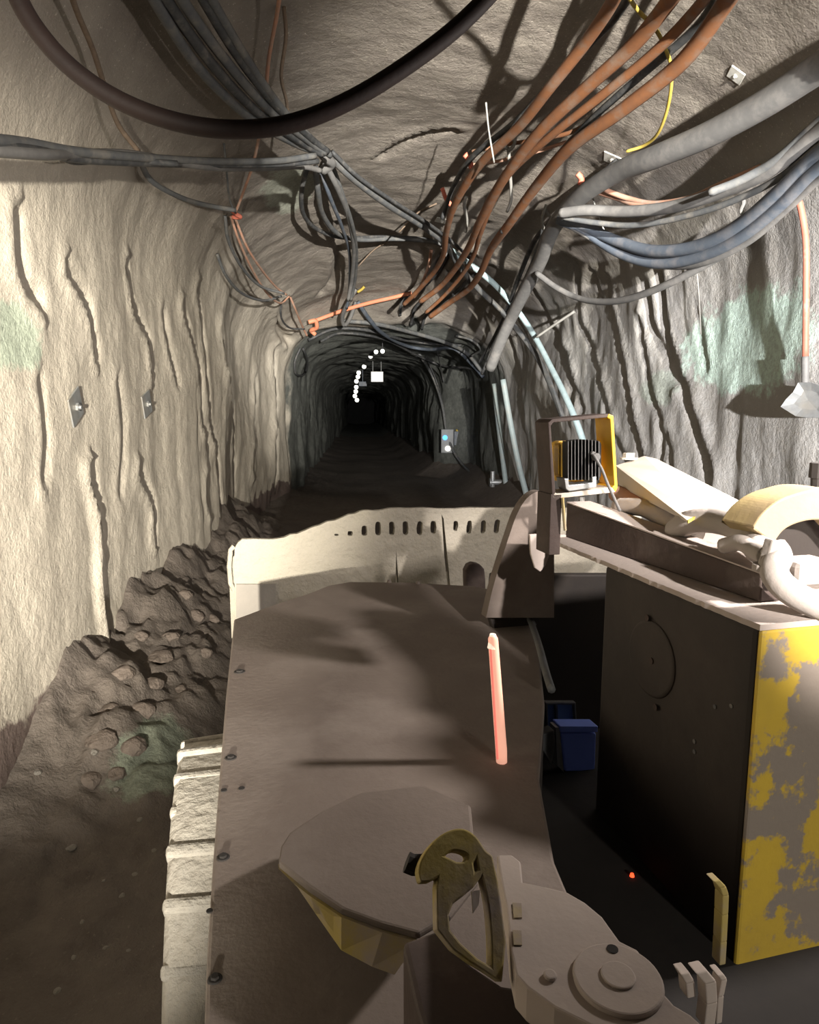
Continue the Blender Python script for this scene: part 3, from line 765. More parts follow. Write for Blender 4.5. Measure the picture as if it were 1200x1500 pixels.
# --- bucket with its slotted spill guard
bp = am(545, 745, 4.55); bn = FWD
def B(x, y, back=0): return onplane(x, y, bp + FWD * back, bn)
outer = catmull([(346,960,0),(344,880,0),(343,835,0),(344,805,0),(350,793,0),(362,790,0),(400,789,0),(435,781,0),(480,765,0),(520,752,0),(548,747,0),(600,745,0),(690,744,0),(760,744,0)], 4)
rnd = random.Random(3)
ol = [B(p.x + rnd.uniform(-.5, .5), p.y + rnd.uniform(-1.2, 1.2)) for p in outer] + [B(940, 744), B(940, 960)]
def slot(cx, y0, y1, w=4.2, lean=0):
    pts = []
    for k in range(12):
        a = 2 * math.pi * k / 12
        ex = abs(math.cos(a)) ** .6 * (1 if math.cos(a) > 0 else -1); ey = abs(math.sin(a)) ** .6 * (1 if math.sin(a) > 0 else -1)
        pts.append(B(cx + w * ex + rnd.uniform(-.5, .5) + lean * ey, (y0 + y1) / 2 + (y1 - y0) / 2 * ey))
    return pts
holes = [slot(493,782,785,3), slot(513,778,785,3.8), slot(534,770,785), slot(554,764,784.5), slot(574,764,784), slot(594,763.5,784), slot(615,763.5,784), slot(635,763,782),
         slot(667.5,763,778,3.6,-.6), slot(687.5,762.5,782,3.8,-.8), slot(708,762,782,3.8,-1), slot(728,761,781.5,3.8,-1.3)]
crack = [B(647,753), B(650,760), B(655,810), B(660,860), B(656,860), B(651,815)]
crack2 = [B(580.5,806), B(583,838), B(584,858), B(579.5,858), B(580,835)]
bm = bmesh.new(); add_slab(bm, [ol] + holes + [crack, crack2], FWD * .035)
bucket = part('bucket', bm, M_bucket, label='cream mud-caked bucket back with a row of slots', bevel=.006)
# bucket floor, sides and lip beyond the guard
bm = bmesh.new()
L0, R0 = B(346, 960), B(940, 960); zt = B(346, 800).z
zf = 1.0
sl, sr = Vector((L0.x, L0.y, 0)), Vector((R0.x, R0.y, 0))
for a in (sl, sr):
    add_hexa(bm, [a - RGT * .02 + UP * zf + FWD * .036, a + RGT * .02 + UP * zf + FWD * .036, a + RGT * .02 + UP * zf + FWD * 1.0, a - RGT * .02 + UP * zf + FWD * 1.0,
                  a - RGT * .02 + UP * (zt - .06) + FWD * .036, a + RGT * .02 + UP * (zt - .06) + FWD * .036, a + RGT * .02 + UP * (zf + .15) + FWD * 1.0, a - RGT * .02 + UP * (zf + .15) + FWD * 1.0])
part('side_wall', bm, M_bucket, bucket)
bm = bmesh.new()
c = (sl + sr) / 2
add_hexa(bm, [sl + UP * (zf - .04), sr + UP * (zf - .04), sr + FWD * 1.2 + UP * (zf - .04), sl + FWD * 1.2 + UP * (zf - .04), sl + UP * zf, sr + UP * zf, sr + FWD * 1.2 + UP * zf, sl + FWD * 1.2 + UP * zf])
part('bucket_floor', bm, M_bucket, bucket)
bm = bmesh.new()
add_tube(bm, [B(a, b, .017) for a, b in [(343,800),(338,806),(336,830),(338,855),(343,864)]], .013, 8)
part('wear_bar', bm, M_bucket, bucket)
bm = bmesh.new()
add_slab(bm, [[B(346,856,-.012), B(404,856,-.012), B(404,905,-.012), B(346,905,-.012)]], FWD * .012)
part('wear_patch', bm, simple('grey_wear_patch', (.23, .21, .185), (.20, .185, .165), 6, .85, .4), bucket, 'greyer square patch plate')
bm = bmesh.new()
lp = [am(x, y, 4.1) for x, y in [(683,880),(682,836),(686,828),(694,825),(704,827),(710,834),(712,850),(712,880)]]
add_slab(bm, [lp], FWD * .05)
part('stop_block', bm, M_brownst, bevel=.008)

# --- fender deck over the front wheel
dz = 1.0
deckpx = [(343,907),(400,886),(455,868),(480,858),(515,852),(600,853),(690,858),(742,868)]
top = [zm(a, b, dz) for a, b in deckpx]
er = zm(786, 1138, dz)
right_px = [(752,876),(772,902),(790,955),(798,1030),(790,1140),(812,1260),(880,1420),(960,1560)]
right = [zm(a, b, dz) for a, b in right_px]
e0 = right[0]; e1 = right[-1]
left_near = [zm(a, b, dz) for a, b in [(297,1560),(303,1400),(312,1260),(322,1130),(331,1020)]]
lp = top + right + [right[-1] - FWD * .4, left_near[0] - FWD * .4] + left_near
bm = bmesh.new(); add_slab(bm, [lp], -UP * .035)
deck = part('fender_deck', bm, M_deck, bevel=.006)
# drop skirt on the left edge, the front lip and inner wall
bm = bmesh.new()
for p, q in zip(right, right[1:]):
    add_hexa(bm, [p - UP * .4, q - UP * .4, q - UP * .4 - RGT * .012, p - UP * .4 - RGT * .012, p - UP * .036, q - UP * .036, q - UP * .036 - RGT * .012, p - UP * .036 - RGT * .012])
part('inner_skirt', bm, M_boom)
bm = bmesh.new()
a, b_, c_ = top[0], top[4], top[7]
for p, q in ((top[0], top[4]), (top[4], top[7])):
    add_hexa(bm, [p - UP * .25, q - UP * .25, q - UP * .25 - FWD * .02, p - UP * .25 - FWD * .02, p - UP * .036, q - UP * .036, q - UP * .036 - FWD * .02, p - UP * .036 - FWD * .02])
part('front_skirt', bm, M_deck)
for x, y, r in [(351,984,9),(338,1110,9),(327,1256,9.5),(315,1434,10)]:
    p = zm(x, y, dz); k = (p - CAM).length / 1000
    bm = bmesh.new(); add_cyl(bm, p - UP * .002, UP, r * k * .95, .004, 18, r * k * .8); add_cyl(bm, p, UP, r * k * .55, .006, 6)
    o = part('bolt', bm, M_dark, bevel=.001); o['label'] = 'dark bolt head in the deck edge'
for x, y in [(328,1158),(307,1335),(354,1155)]:
    p = zm(x, y, dz); k = (p - CAM).length / 1000
    bm = bmesh.new(); add_cyl(bm, p, UP, 4 * k, .002, 10); part('rivet', bm, M_dark)
bm = bmesh.new()
for x, y in [(570,853),(612,855)]:
    p = zm(x, y, dz)
    bm = bmesh.new(); add_cyl(bm, p + UP * .0, UP, .012, .012, 8, .007); part('dirt_lump', bm, M_deck)
# flexible hoses at the inner edge of the deck
for px, r in (([(742,866),(760,882),(775,905),(788,940),(800,985),(808,1010)], .012), ([(752,872),(768,890),(782,915)], .01)):
    bm = bmesh.new(); add_tube(bm, catmull([zm(a, b, .97) for a, b in px], 6), r, 8); part('hydraulic_hose', bm, M_slate, smooth=True)

# --- front tyre, left
tr = .66
W_T = .34
e_ = zm(322, 1200, 1.0)                            # deck edge half way along; the tyre shows outside it
tc = Vector((e_.x, e_.y, 0)) + RGT * (W_T / 2 - .12) + FWD * .36
tc.z = CAM.z - .845 - tr
bm = bmesh.new()
prof = [(-.47, .60), (-.49, .85), (-.48, .94), (-.44, .965), (0, .975), (.44, .965), (.48, .94), (.49, .85), (.47, .60)]
NS = 96
rings = []
for k in range(NS):
    a = 2 * math.pi * k / NS
    dr = FWD * math.cos(a) + UP * math.sin(a)
    rings.append([bm.verts.new(tc + RGT * (u * W_T) + dr * (rr * tr)) for u, rr in prof])
for k in range(NS):
    A, Bq = rings[k], rings[(k + 1) % NS]
    for i in range(len(prof) - 1): bm.faces.new((A[i], A[i + 1], Bq[i + 1], Bq[i]))
tl_ = M_tyre.node_tree; tb_ = tl_.nodes['Principled BSDF']          # a smear of red paint on the tread
src = tb_.inputs['Base Color'].links[0].from_socket
tv = coords(tl_); dd = N(tl_, 'ShaderNodeVectorMath', operation='DISTANCE'); tl_.links.new(tv, dd.inputs[0])
dd.inputs[1].default_value = loader.matrix_basis.inverted() @ zm(266, 1395, 1.06)
rm = N(tl_, 'ShaderNodeMath', operation='MULTIPLY_ADD'); rm.inputs[1].default_value = .16
tl_.links.new(fnoise(tl_, tv, 14, 6, .7), rm.inputs[0]); tl_.links.new(dd.outputs['Value'], rm.inputs[2])
tl_.links.new(mix(tl_, ramp(tl_, rm.outputs[0], [(.10, .75), (.15, 0)]), src, (.55, .16, .12)), tb_.inputs['Base Color'])
tyre = part('tyre', bm, M_tyre, label='mud-caked front tyre', smooth=True)
nl = 72
for k in range(nl):
    a0 = 2 * math.pi * k / nl
    bm = bmesh.new()
    for sgn in ((-1,) if k % 2 else (1,)):
        c8 = []
        hh = .985 + .012 * math.sin(k * 2.3)
        for rad in (.93, hh):
            for u, da in ((.02, -.02), (.49, -.045), (.49, .0), (.02, .025)):
                a = a0 + da * 1.0
                rr = rad if u < .4 else rad - .012
                c8.append(tc + RGT * (sgn * u * W_T) + (FWD * math.cos(a) + UP * math.sin(a)) * (rr * tr))
        add_hexa(bm, c8 if sgn > 0 else c8)
    if math.sin(a0) > -.2: part('tread_lug', bm, M_tyre, tyre, bevel=.009)
    else: bm.free()
bm = bmesh.new(); add_cyl(bm, tc - RGT * (W_T * .42), RGT, .6 * tr, W_T * .8, 40); part('wheel_rim', bm, M_brownst, tyre, bevel=.01)

# --- boom frame: the big block on the right
c0 = am(1111, 912, 1.5)                                  # near upper corner
ztop = c0.z
Lf = 1.0 * S
zb = .45
fr_w = .75 * S
bm = bmesh.new()
fe = c0 + FWD * (.70 * S)                                # front end of the block
c8 = []
bul = -RGT * .0
for zz in (zb, ztop - .012):
    for q in (c0, c0 + RGT * fr_w, fe + RGT * fr_w, fe):
        c8.append(Vector((q.x, q.y, zz)))
add_hexa(bm, c8)
boom = part('boom_frame', bm, M_boom, label='boom frame side coloured dark for shade', bevel=.012)
# yellow near face as its own plate
bm = bmesh.new()
n0 = c0 - FWD * .012
add_hexa(bm, [Vector((n0.x, n0.y, zb)), Vector((n0.x, n0.y, zb)) + RGT * fr_w, Vector((n0.x, n0.y, zb)) + RGT * fr_w + FWD * .012, Vector((n0.x, n0.y, zb)) + FWD * .012,
              Vector((n0.x, n0.y, ztop - .012)), Vector((n0.x, n0.y, ztop - .012)) + RGT * fr_w, Vector((n0.x, n0.y, ztop - .012)) + RGT * fr_w + FWD * .012, Vector((n0.x, n0.y, ztop - .012)) + FWD * .012])
part('end_plate', bm, M_yworn, boom, 'worn yellow end plate with bare grey patches', bevel=.006)
# flange on top with a ragged dusty edge
n = 60
tl, tr_ = c0 - FWD * .012, c0 + FWD * (1.135 * S)
edge = []
for i in range(n + 1):
    p = tl.lerp(tr_, i / n)
    edge.append(p - RGT * (.006 + .008 * abs(noise.noise((i * .45, 3, 1)))))
lp = edge + [tr_ + RGT * .05, fe + RGT * .3 + FWD * .1, fe + RGT * fr_w, tl + RGT * fr_w]
bm = bmesh.new(); add_slab(bm, [lp], -UP * .012)
part('top_flange', bm, M_dust, boom, 'flange covered in pinkish dust', bevel=.003)
# bent tip plate at the front end of the flange
tp = tr_ - UP * .002
def T(x, y): return onplane(x, y, tr_ - FWD * .012, FWD)
bm = bmesh.new()
add_slab(bm, [[T(776,783), T(800,782), T(836,783), T(834,795), T(818,800), T(806,812), T(800,828), T(792,838), T(784,832), T(778,812)]], FWD * .012)
part('bent_tip', bm, M_dust, boom, bevel=.003)
# round pin boss and bolts on the dark side
cp = onplane(955, 965, c0, RGT)
bm = bmesh.new(); add_cyl(bm, cp + RGT * .0, -RGT, .085 * S * 1.4, .006, 40, .08 * S * 1.4)
boss = part('pin_boss', bm, M_boom, boom, bevel=.004)
for x, y in ((955, 968), (961, 1036), (949, 905)):
    p = onplane(x, y, c0 - RGT * .006, RGT)
    bm = bmesh.new(); add_cyl(bm, p, -RGT, .008, .003, 12); part('grease_nipple', bm, M_brownst, boom)
for x, y in ((1048, 1035), (1072, 1034), (1018, 1086), (1018, 1101)):
    p = onplane(x, y, c0, RGT); k = (p - CAM).length / 1000
    bm = bmesh.new(); add_cyl(bm, p, -RGT, 3.0 * k, .002, 10); part('bolt', bm, M_slate, boom)
p = zm(926, 1283, 1.4)
bm = bmesh.new(); add_cyl(bm, p - UP * .002, UP, .006, .008, 12, .004)
part('indicator', bm, emit('red_indicator_glow', (1, .07, .02), 2.5), boom, 'small red glowing indicator')

# rail along the top
bm = bmesh.new()
r_n, r_f = am(1116, 842, 1.66), am(830, 737, 2.62)
ax = (r_f - r_n).normalized()
wd = .082
zz = ztop + .001
c8 = [Vector((r_n.x, r_n.y, zz)), Vector((r_n.x, r_n.y, zz)) + RGT * wd, Vector((r_f.x, r_f.y, zz)) + RGT * wd, Vector((r_f.x, r_f.y, zz)),
      r_n, r_n + RGT * wd, r_f + RGT * wd, r_f]
add_hexa(bm, c8)
rail = part('lamp_rail', bm, M_brownst, bevel=.004)
bm = bmesh.new()
up_ = UP * .004
add_hexa(bm, [r_n + UP * .0005, r_n + RGT * wd + UP * .0005, r_f + RGT * wd + UP * .0005, r_f + UP * .0005, r_n + up_, r_n + RGT * wd + up_, r_f + RGT * wd + up_, r_f + up_])
part('dust_layer', bm, M_dust, rail, 'layer of pale dust')

# horn plate behind (rounded lever of the linkage)
bm = bmesh.new()
hp = am(770, 780, 2.95)
def H(x, y): return onplane(x, y, hp, FWD)
lv = catmull([(712,905,0),(722,862,0),(733,825,0),(746,785,0),(758,752,0),(772,730,0),(788,720,0),(802,724,0),(810,745,0),(812,800,0),(812,905,0)], 5)
add_slab(bm, [[H(p.x, p.y) for p in lv]], FWD * .05)
part('linkage_lever', bm, M_deck, label='rounded steel lever behind the lamp post', bevel=.01)
# cross plate under the flange tip
bm = bmesh.new()
xp = am(800, 870, 3.05)
def Xp(x, y): return onplane(x, y, xp, FWD)
add_slab(bm, [[Xp(722,842), Xp(905,842), Xp(905,1130), Xp(748,1130), Xp(735,960), Xp(716,900)]], FWD * .04)
part('cross_plate', bm, M_boom, bevel=.006)
# lower shelf in the gap
sp = zm(830, 1132, 1.4)
bm = bmesh.new()
s0 = Vector((sp.x, sp.y, sp.z))
add_box(bm, s0 + RGT * .02 - FWD * .35 - UP * .016, .62, 1.2, .03, RGT, FWD, UP)
part('step_plate', bm, M_dark, bevel=.004)

# --- work light in a square strap guard
Yl = 2.3
lf = am(850, 665, Yl)
def Lm(x, y, back=0): return onplane(x, y, lf + FWD * back, FWD)
out = [(803,619),(809,614),(892,606),(899,609),(905,714),(902,721),(812,731),(809,728)]
inn = [(807,624),(811,619),(890,611.5),(894.5,614),(900.5,711),(897,714),(816,723.5),(814,721)]
# four sides of the strap: left, top, right, bottom in one bent strip, the right one painted
DPT = .085
def strip(ids_o, ids_i):
    b = bmesh.new()
    lp = [Lm(*out[i]) for i in ids_o] + [Lm(*inn[i]) for i in reversed(ids_i)]
    add_slab(b, [lp], FWD * DPT)
    return b
wl = part('work_light', strip([7, 0, 1, 2], [7, 0, 1, 2]), M_brownst, None, 'work light guard strap, dark outside', bevel=.002)
bm = strip([2, 3, 4, 5], [2, 3, 4, 5]); part('guard_side', bm, M_lampy, wl, 'bright yellow guard side', bevel=.002)
bm = strip([5, 6, 7], [5, 6, 7]); part('guard_base', bm, M_cream, wl, 'pale guard base', bevel=.002)
# housing of the lamp: rounded box pointing ahead, fins towards the camera
hb = .03
def rrect(x0, y0, x1, y1, r, back, k=5):
    pts = []
    for (cx_, cy_, a0) in ((x1 - r, y0 + r, -90), (x1 - r, y1 - r, 0), (x0 + r, y1 - r, 90), (x0 + r, y0 + r, 180)):
        for i in range(k + 1):
            a = math.radians(a0 + 90 * i / k)
            pts.append(Lm(cx_ + r * math.cos(a), cy_ + r * math.sin(a), back))
    return pts
bm = bmesh.new(); add_slab(bm, [rrect(829, 645, 881, 702, 7, .03)], FWD * .012); part('back_plate', bm, M_fin, wl, bevel=.002)
bm = bmesh.new(); add_slab(bm, [rrect(814, 646, 876, 706, 9, .075)], FWD * .035)
yh = part('lamp_housing', bm, M_lampy, wl, 'yellow lamp housing', bevel=.006)
bm = bmesh.new(); add_slab(bm, [rrect(818, 648, 872, 700, 8, .043)], FWD * .031); part('housing_neck', bm, M_lampy, wl, bevel=.004)
for i in range(10):
    x = 832.5 + i * 5.0
    yt = 644 + (.02 * (x - 855) ** 2) * .25
    b = bmesh.new(); lp = [Lm(x - .55, yt), Lm(x + .75, yt), Lm(x + .75, 703), Lm(x - .55, 703.5)]
    add_slab(b, [lp], FWD * .031); part('cooling_fin', b, M_finedge if False else M_fin, wl)
    b = bmesh.new(); lp = [Lm(x - .3, yt, -.0012), Lm(x + .5, yt, -.0012), Lm(x + .5, 703, -.0012), Lm(x - .3, 703.5, -.0012)]
    add_slab(b, [lp], FWD * .001); part('fin_edge', b, M_finedge, wl, 'pale fin edge')
bm = bmesh.new(); add_slab(bm, [[Lm(827,701,-.004), Lm(833,701,-.004), Lm(834,711,-.004), Lm(868,707,-.004), Lm(868,699,-.004), Lm(874,698,-.004), Lm(874,714,-.004), Lm(834,720,-.004), Lm(829,716,-.004)]], FWD * .05)
part('foot_bracket', bm, M_steel, wl, bevel=.002)
bm = bmesh.new(); p = Lm(852, 731, .03); add_cyl(bm, p - UP * .006, UP, .009, .012, 6); part('mounting_bolt', bm, M_steel, wl)
bm = bmesh.new(); add_tube(bm, catmull([Lm(868,665,-.006), Lm(873,672,-.02), Lm(882,688,-.03), Lm(890,708,-.035), Lm(899,728,-.035), Lm(908,748,-.02)], 6), .0042, 8)
part('lamp_cable', bm, M_pale, wl, smooth=True)
bm = bmesh.new(); add_cyl(bm, Lm(871, 669, 0) - FWD * .014, FWD, .011, .014, 10); add_cyl(bm, Lm(867, 664, 0) - FWD * .01, FWD, .006, .01, 8); part('cable_gland', bm, M_pale, wl)
# post of the guard down to the flange
bm = bmesh.new()
q0, q1 = Lm(806, 700, .03), Lm(806, 700, .03)
zt_ = Lm(806, 722, .03).z
qb = tr_
bm = bmesh.new()
a0 = Lm(806.5, 735, .0)
for dpt in (.0,):
    add_hexa(bm, [Vector((a0.x, a0.y, ztop)), Vector((a0.x, a0.y, ztop)) + RGT * .034, Vector((a0.x, a0.y, ztop)) + RGT * .034 + FWD * DPT, Vector((a0.x, a0.y, ztop)) + FWD * DPT,
                  Vector((a0.x, a0.y, zt_)), Vector((a0.x, a0.y, zt_)) + RGT * .034, Vector((a0.x, a0.y, zt_)) + RGT * .034 + FWD * DPT, Vector((a0.x, a0.y, zt_)) + FWD * DPT])
part('guard_post', bm, M_brownst, wl, bevel=.002)
bm = bmesh.new(); a1 = Lm(824, 729, -.006); a2 = Lm(828, 777, -.006)
add_tube(bm, [a1, (a1 + a2) / 2, a2], .0045, 8); part('tie_rod', bm, M_ydust, wl, 'thin yellow rod')

# --- covers and hoses behind the rail
zr = ztop
def prof_strip(near, far, thick):
    b = bmesh.new()
    for i in range(len(near) - 1):
        a, c, d, e = near[i], near[i + 1], far[i + 1], far[i]
        nn = (c - a).cross(e - a).normalized()
        if nn.z < 0: nn = -nn
        add_hexa(b, [a - nn * thick, c - nn * thick, d - nn * thick, e - nn * thick, a, c, d, e])
    return b
nearP = [am(1007,762,1.95), am(1026,751,1.98), am(1112,750,2.06), am(1130,757,2.08)]
farP = [am(900,706,2.85), am(902,682,2.9), am(944,668,3.0), am(962,672,3.02)]
cover = part('hose_cover', prof_strip(nearP, farP, .006), M_cream, None, 'cream dusted sloping cover plate')
bm = bmesh.new()
for a, b_ in zip(nearP, nearP[1:]):
    add_hexa(bm, [a - UP * .007 - FWD * .004, b_ - UP * .007 - FWD * .004, b_ - UP * .007, a - UP * .007, a - FWD * .004, b_ - FWD * .004, b_, a])
part('painted_edge', bm, M_yellow, cover, 'bare yellow plate edge')
bm = bmesh.new(); p = am(921, 671, 2.93); add_cyl(bm, p - UP * .004, UP, .02, .022, 6); add_cyl(bm, p - UP * .004, UP, .03, .006, 16); part('bolt', bm, M_cream, cover)
# base tray beneath the hoses
bm = bmesh.new()
q = [am(912,745,2.6), am(1085,800,1.95), am(1230,800,1.95), am(1130,742,2.75)]
add_hexa(bm, [Vector((v.x, v.y, ztop + .001)) for v in q] + [Vector((v.x, v.y, ztop + .03)) for v in q])
part('hose_tray', bm, M_dust, bevel=.004)
for px, r, Y0, Y1, m in [([(902,722),(940,740),(985,752),(1020,760)], .028, 2.7, 2.2, M_rustpale), ([(905,742),(945,745),(985,768),(1020,782)], .026, 2.5, 2.1, M_hosed),
                     ([(990,778),(1010,765),(1045,763),(1078,772),(1100,790),(1112,806)], .03, 2.1, 1.7, M_hosed), ([(1060,800),(1085,795),(1105,806),(1122,814)], .018, 1.8, 1.62, M_hosed),
                     ([(1132,802),(1140,815),(1134,832),(1140,850),(1160,868),(1200,888),(1260,905)], .027, 1.62, 1.5, M_hosed)]:
    D = catmull([(a, b, 0) for a, b in px], 7)
    bm = bmesh.new(); add_tube(bm, [am(p.x, p.y, Y0 + (Y1 - Y0) * i / (len(D) - 1)) for i, p in enumerate(D)], r, 12)
    part('hydraulic_hose', bm, m, None, 'dust-covered hydraulic hose', smooth=True)
bm = bmesh.new(); p = am(1127, 812, 1.6); add_cyl(bm, p - UP * .03, (UP + RGT * .2), .022, .06, 6, .02); add_cyl(bm, p - UP * .035, UP, .03, .015, 12)
part('hose_fitting', bm, M_hosed, bevel=.003)
# curved yellow guard at the right edge
bm = bmesh.new()
gp = am(1150, 760, 1.72)
def Gd(x, y): return onplane(x, y, gp, FWD)
oc = catmull([(1104,772,0),(1118,752,0),(1142,733,0),(1172,722,0),(1204,716,0),(1250,722,0),(1290,745,0),(1310,790,0)], 6)
ic = catmull([(1132,799,0),(1150,776,0),(1178,764,0),(1206,762,0),(1240,768,0),(1268,800,0)], 6)
add_slab(bm, [[Gd(p.x, p.y) for p in oc] + [Gd(p.x, p.y) for p in reversed(ic)]], FWD * .10)
part('curved_guard', bm, simple('dusty_pale_yellow_paint', (.40, .31, .14), (.28, .21, .15), 5, .7, .15, dust=(.20, .15, .13), dlo=.5, dhi=.7, dscale=3), None, 'pale yellow curved guard', bevel=.004)
bm = bmesh.new(); gp2 = gp + FWD * .12
add_slab(bm, [[onplane(x, y, gp2, FWD) for x, y in [(1120,790),(1170,752),(1290,752),(1290,850),(1120,850)]]], FWD * .02); part('back_plate', bm, M_boom)
bm = bmesh.new(); q = am(1178, 835, 1.6)
add_box(bm, q, .09, .07, .05, RGT, FWD, UP); part('valve_block', bm, M_hosed, bevel=.012)
bm = bmesh.new(); q = am(1200, 700, 1.9); add_cyl(bm, q - UP * .1, UP, .012, .11, 10, .018); add_cyl(bm, q + UP * .0, UP, .022, .035, 10); part('lever_knob', bm, M_dark, smooth=False)

# --- bracket with latch at the bottom
bz = .72
def K(x, y, d=bz): return zm(x, y, d)
plate = [(728,1252),(750,1252),(763,1262),(766,1292),(800,1299),(832,1307),(858,1322),(882,1342),(908,1378),(934,1391),(950,1412),(966,1447),(988,1472),(1012,1486),(1032,1504),(1070,1560),(900,1560),(872,1505),(812,1475),(772,1446),(756,1428),(748,1390),(742,1330),(734,1290)]
bm = bmesh.new(); add_slab(bm, [[K(*p) for p in plate]], -UP * .04)
M_brk = simple('dust_on_bracket', (.44, .375, .335), (.385, .33, .295), 6, .9, .25, bscale=60, bdist=.003)
brk = part('bracket_plate', bm, M_brk, None, 'dust-covered bracket plate', bevel=.004)
p = K(905, 1438); k = (p - CAM).length / 1000
bm = bmesh.new(); add_cyl(bm, p, UP, 52 * k, .006, 48, 51 * k); boss = part('pivot_boss', bm, M_brk, brk, bevel=.002)
bm = bmesh.new(); add_cyl(bm, p + UP * .006, UP, 20 * k, .003, 32); part('pivot_pin', bm, M_brk, brk, bevel=.002)
p2 = K(897, 1398); bm = bmesh.new(); add_cyl(bm, p2 + UP * .004, UP, 7 * k, .003, 14); part('grease_hole', bm, M_dark, brk)
p2 = K(806, 1432); bm = bmesh.new(); add_cyl(bm, p2, UP, 8 * k, .005, 14); part('small_bolt', bm, M_brk, brk, bevel=.002)
for yy in (1332, 1372):
    bm = bmesh.new(); add_slab(bm, [[K(a, b, bz - .002) for a, b in [(751,yy-10),(764,yy-9),(765,yy+12),(753,yy+12)]]], -UP * .001); part('paint_patch', bm, M_ydust, brk, 'remnant of yellow paint')
# upright body of the bracket below the plate
low = [(590,1380),(640,1362),(690,1412),(735,1442),(772,1448),(812,1478),(872,1508),(900,1570),(640,1570),(610,1470)]
bm = bmesh.new(); add_slab(bm, [[K(a, b, bz + .085) for a, b in low]], -UP * .25)
part('bracket_body', bm, M_brownst, brk, 'brown steel flank of the bracket', bevel=.006)
# latch hook: a standing plate with two openings
q0 = K(700, 1440, bz + .02)
ln = (FWD * .75 - UP * .66).normalized()
def Q(x, y, d=0): return onplane(x, y, q0, ln) + ln * d
oc = catmull([(616,1293,0),(613,1272,0),(622,1250,0),(640,1228,0),(660,1216,0),(680,1214,0),(698,1225,0),(712,1245,0),(722,1253,0)], 4)
rest = [(730,1290),(736,1330),(742,1380),(736,1440),(712,1424),(690,1411),(664,1392),(640,1362),(639,1300),(641,1286),(630,1292)]
hole1 = catmull([(652,1254,0),(662,1247,0),(674,1247,0),(685,1253,0),(680,1262,0),(664,1262,0)], 3)[:-1]
hole2 = catmull([(706,1284,0),(714,1320,0),(719,1370,0),(720,1416,0)], 3) + [Vector((700,1404,0)), Vector((676,1382,0)), Vector((660,1362,0)), Vector((658,1340,0)), Vector((664,1324,0)), Vector((680,1312,0)), Vector((694,1300,0))]
hole3 = [(694,1264),(698,1258),(701,1274),(696,1278)]
bm = bmesh.new()
add_slab(bm, [[Q(p.x, p.y) for p in oc] + [Q(*p) for p in rest], [Q(p.x, p.y) for p in hole1], [Q(p.x, p.y) for p in hole2], [Q(*p) for p in hole3]], ln * .022)
latch = part('latch_hook', bm, M_ydust, None, 'yellow latch hook with two openings', bevel=.003)
bm = bmesh.new(); add_tube(bm, [Q(603, 1258, .03), Q(612, 1262, .03), Q(626, 1262, .03)], .012, 10); part('latch_pin', bm, M_dark, latch)
bm = bmesh.new(); add_slab(bm, [[Q(690,1306,-.004), Q(702,1304,-.004), Q(700,1326,-.004), Q(692,1338,-.004)]], ln * .004); part('keeper_tab', bm, M_brk, latch)
# raised wedge plate left of the latch with its yellow near flank
wz = .86
wed = [(408,1262),(412,1238),(425,1218),(470,1188),(530,1160),(620,1150),(690,1180),(700,1290),(660,1340),(636,1352),(612,1366),(560,1352),(500,1330),(455,1300)]
bm = bmesh.new(); add_slab(bm, [[K(a, b, wz) for a, b in wed]], -UP * .012)
wedge = part('wedge_plate', bm, M_deck, None, 'dusty tapering wedge plate', bevel=.004)
tl_ = [(408,1262),(430,1283),(455,1302),(500,1332),(560,1354),(612,1367)]
bl_ = [(412,1272),(436,1300),(462,1338),(500,1392),(545,1416),(578,1428)]
bm = bmesh.new()
ta = [K(a, b, wz) - UP * .0125 for a, b in tl_]; ba = [K(a, b, wz + .07) for a, b in bl_]
for i in range(5):
    add_hexa(bm, [ba[i], ba[i + 1], ba[i + 1] + FWD * .012, ba[i] + FWD * .012, ta[i], ta[i + 1], ta[i + 1] + FWD * .012, ta[i] + FWD * .012])
part('wedge_flank', bm, M_ydust, wedge, 'scuffed yellow flank')
# bent strip and tabs against the boom side
Ys = 1.18
def bar(pts, w, t, m, name, Y, lab=None):
    b = bmesh.new()
    D = [am(x, y, Y) for x, y in pts]
    for a, c in zip(D, D[1:]):
        add_hexa(b, [a - RGT * w / 2, a + RGT * w / 2, a + RGT * w / 2 + FWD * t, a - RGT * w / 2 + FWD * t, c - RGT * w / 2, c + RGT * w / 2, c + RGT * w / 2 + FWD * t, c - RGT * w / 2 + FWD * t])
    return part(name, b, m, None, lab, bevel=.002)
bar([(1059,1414),(1061,1380),(1063,1340),(1064,1312),(1060,1300),(1050,1290)], .012, .02, M_ydust, 'bent_strip', Ys, 'bent strip with yellow paint')
bar([(1040,1504),(1044,1470),(1042,1440),(1028,1424)], .018, .02, M_brk, 'tab_plate', 1.0)
bar([(1054,1500),(1057,1460),(1062,1436),(1056,1428)], .010, .02, M_brk, 'tab_plate', 1.03)
bar([(1014,1462),(1012,1440),(1004,1426)], .014, .02, M_brk, 'tab_plate', 1.02)

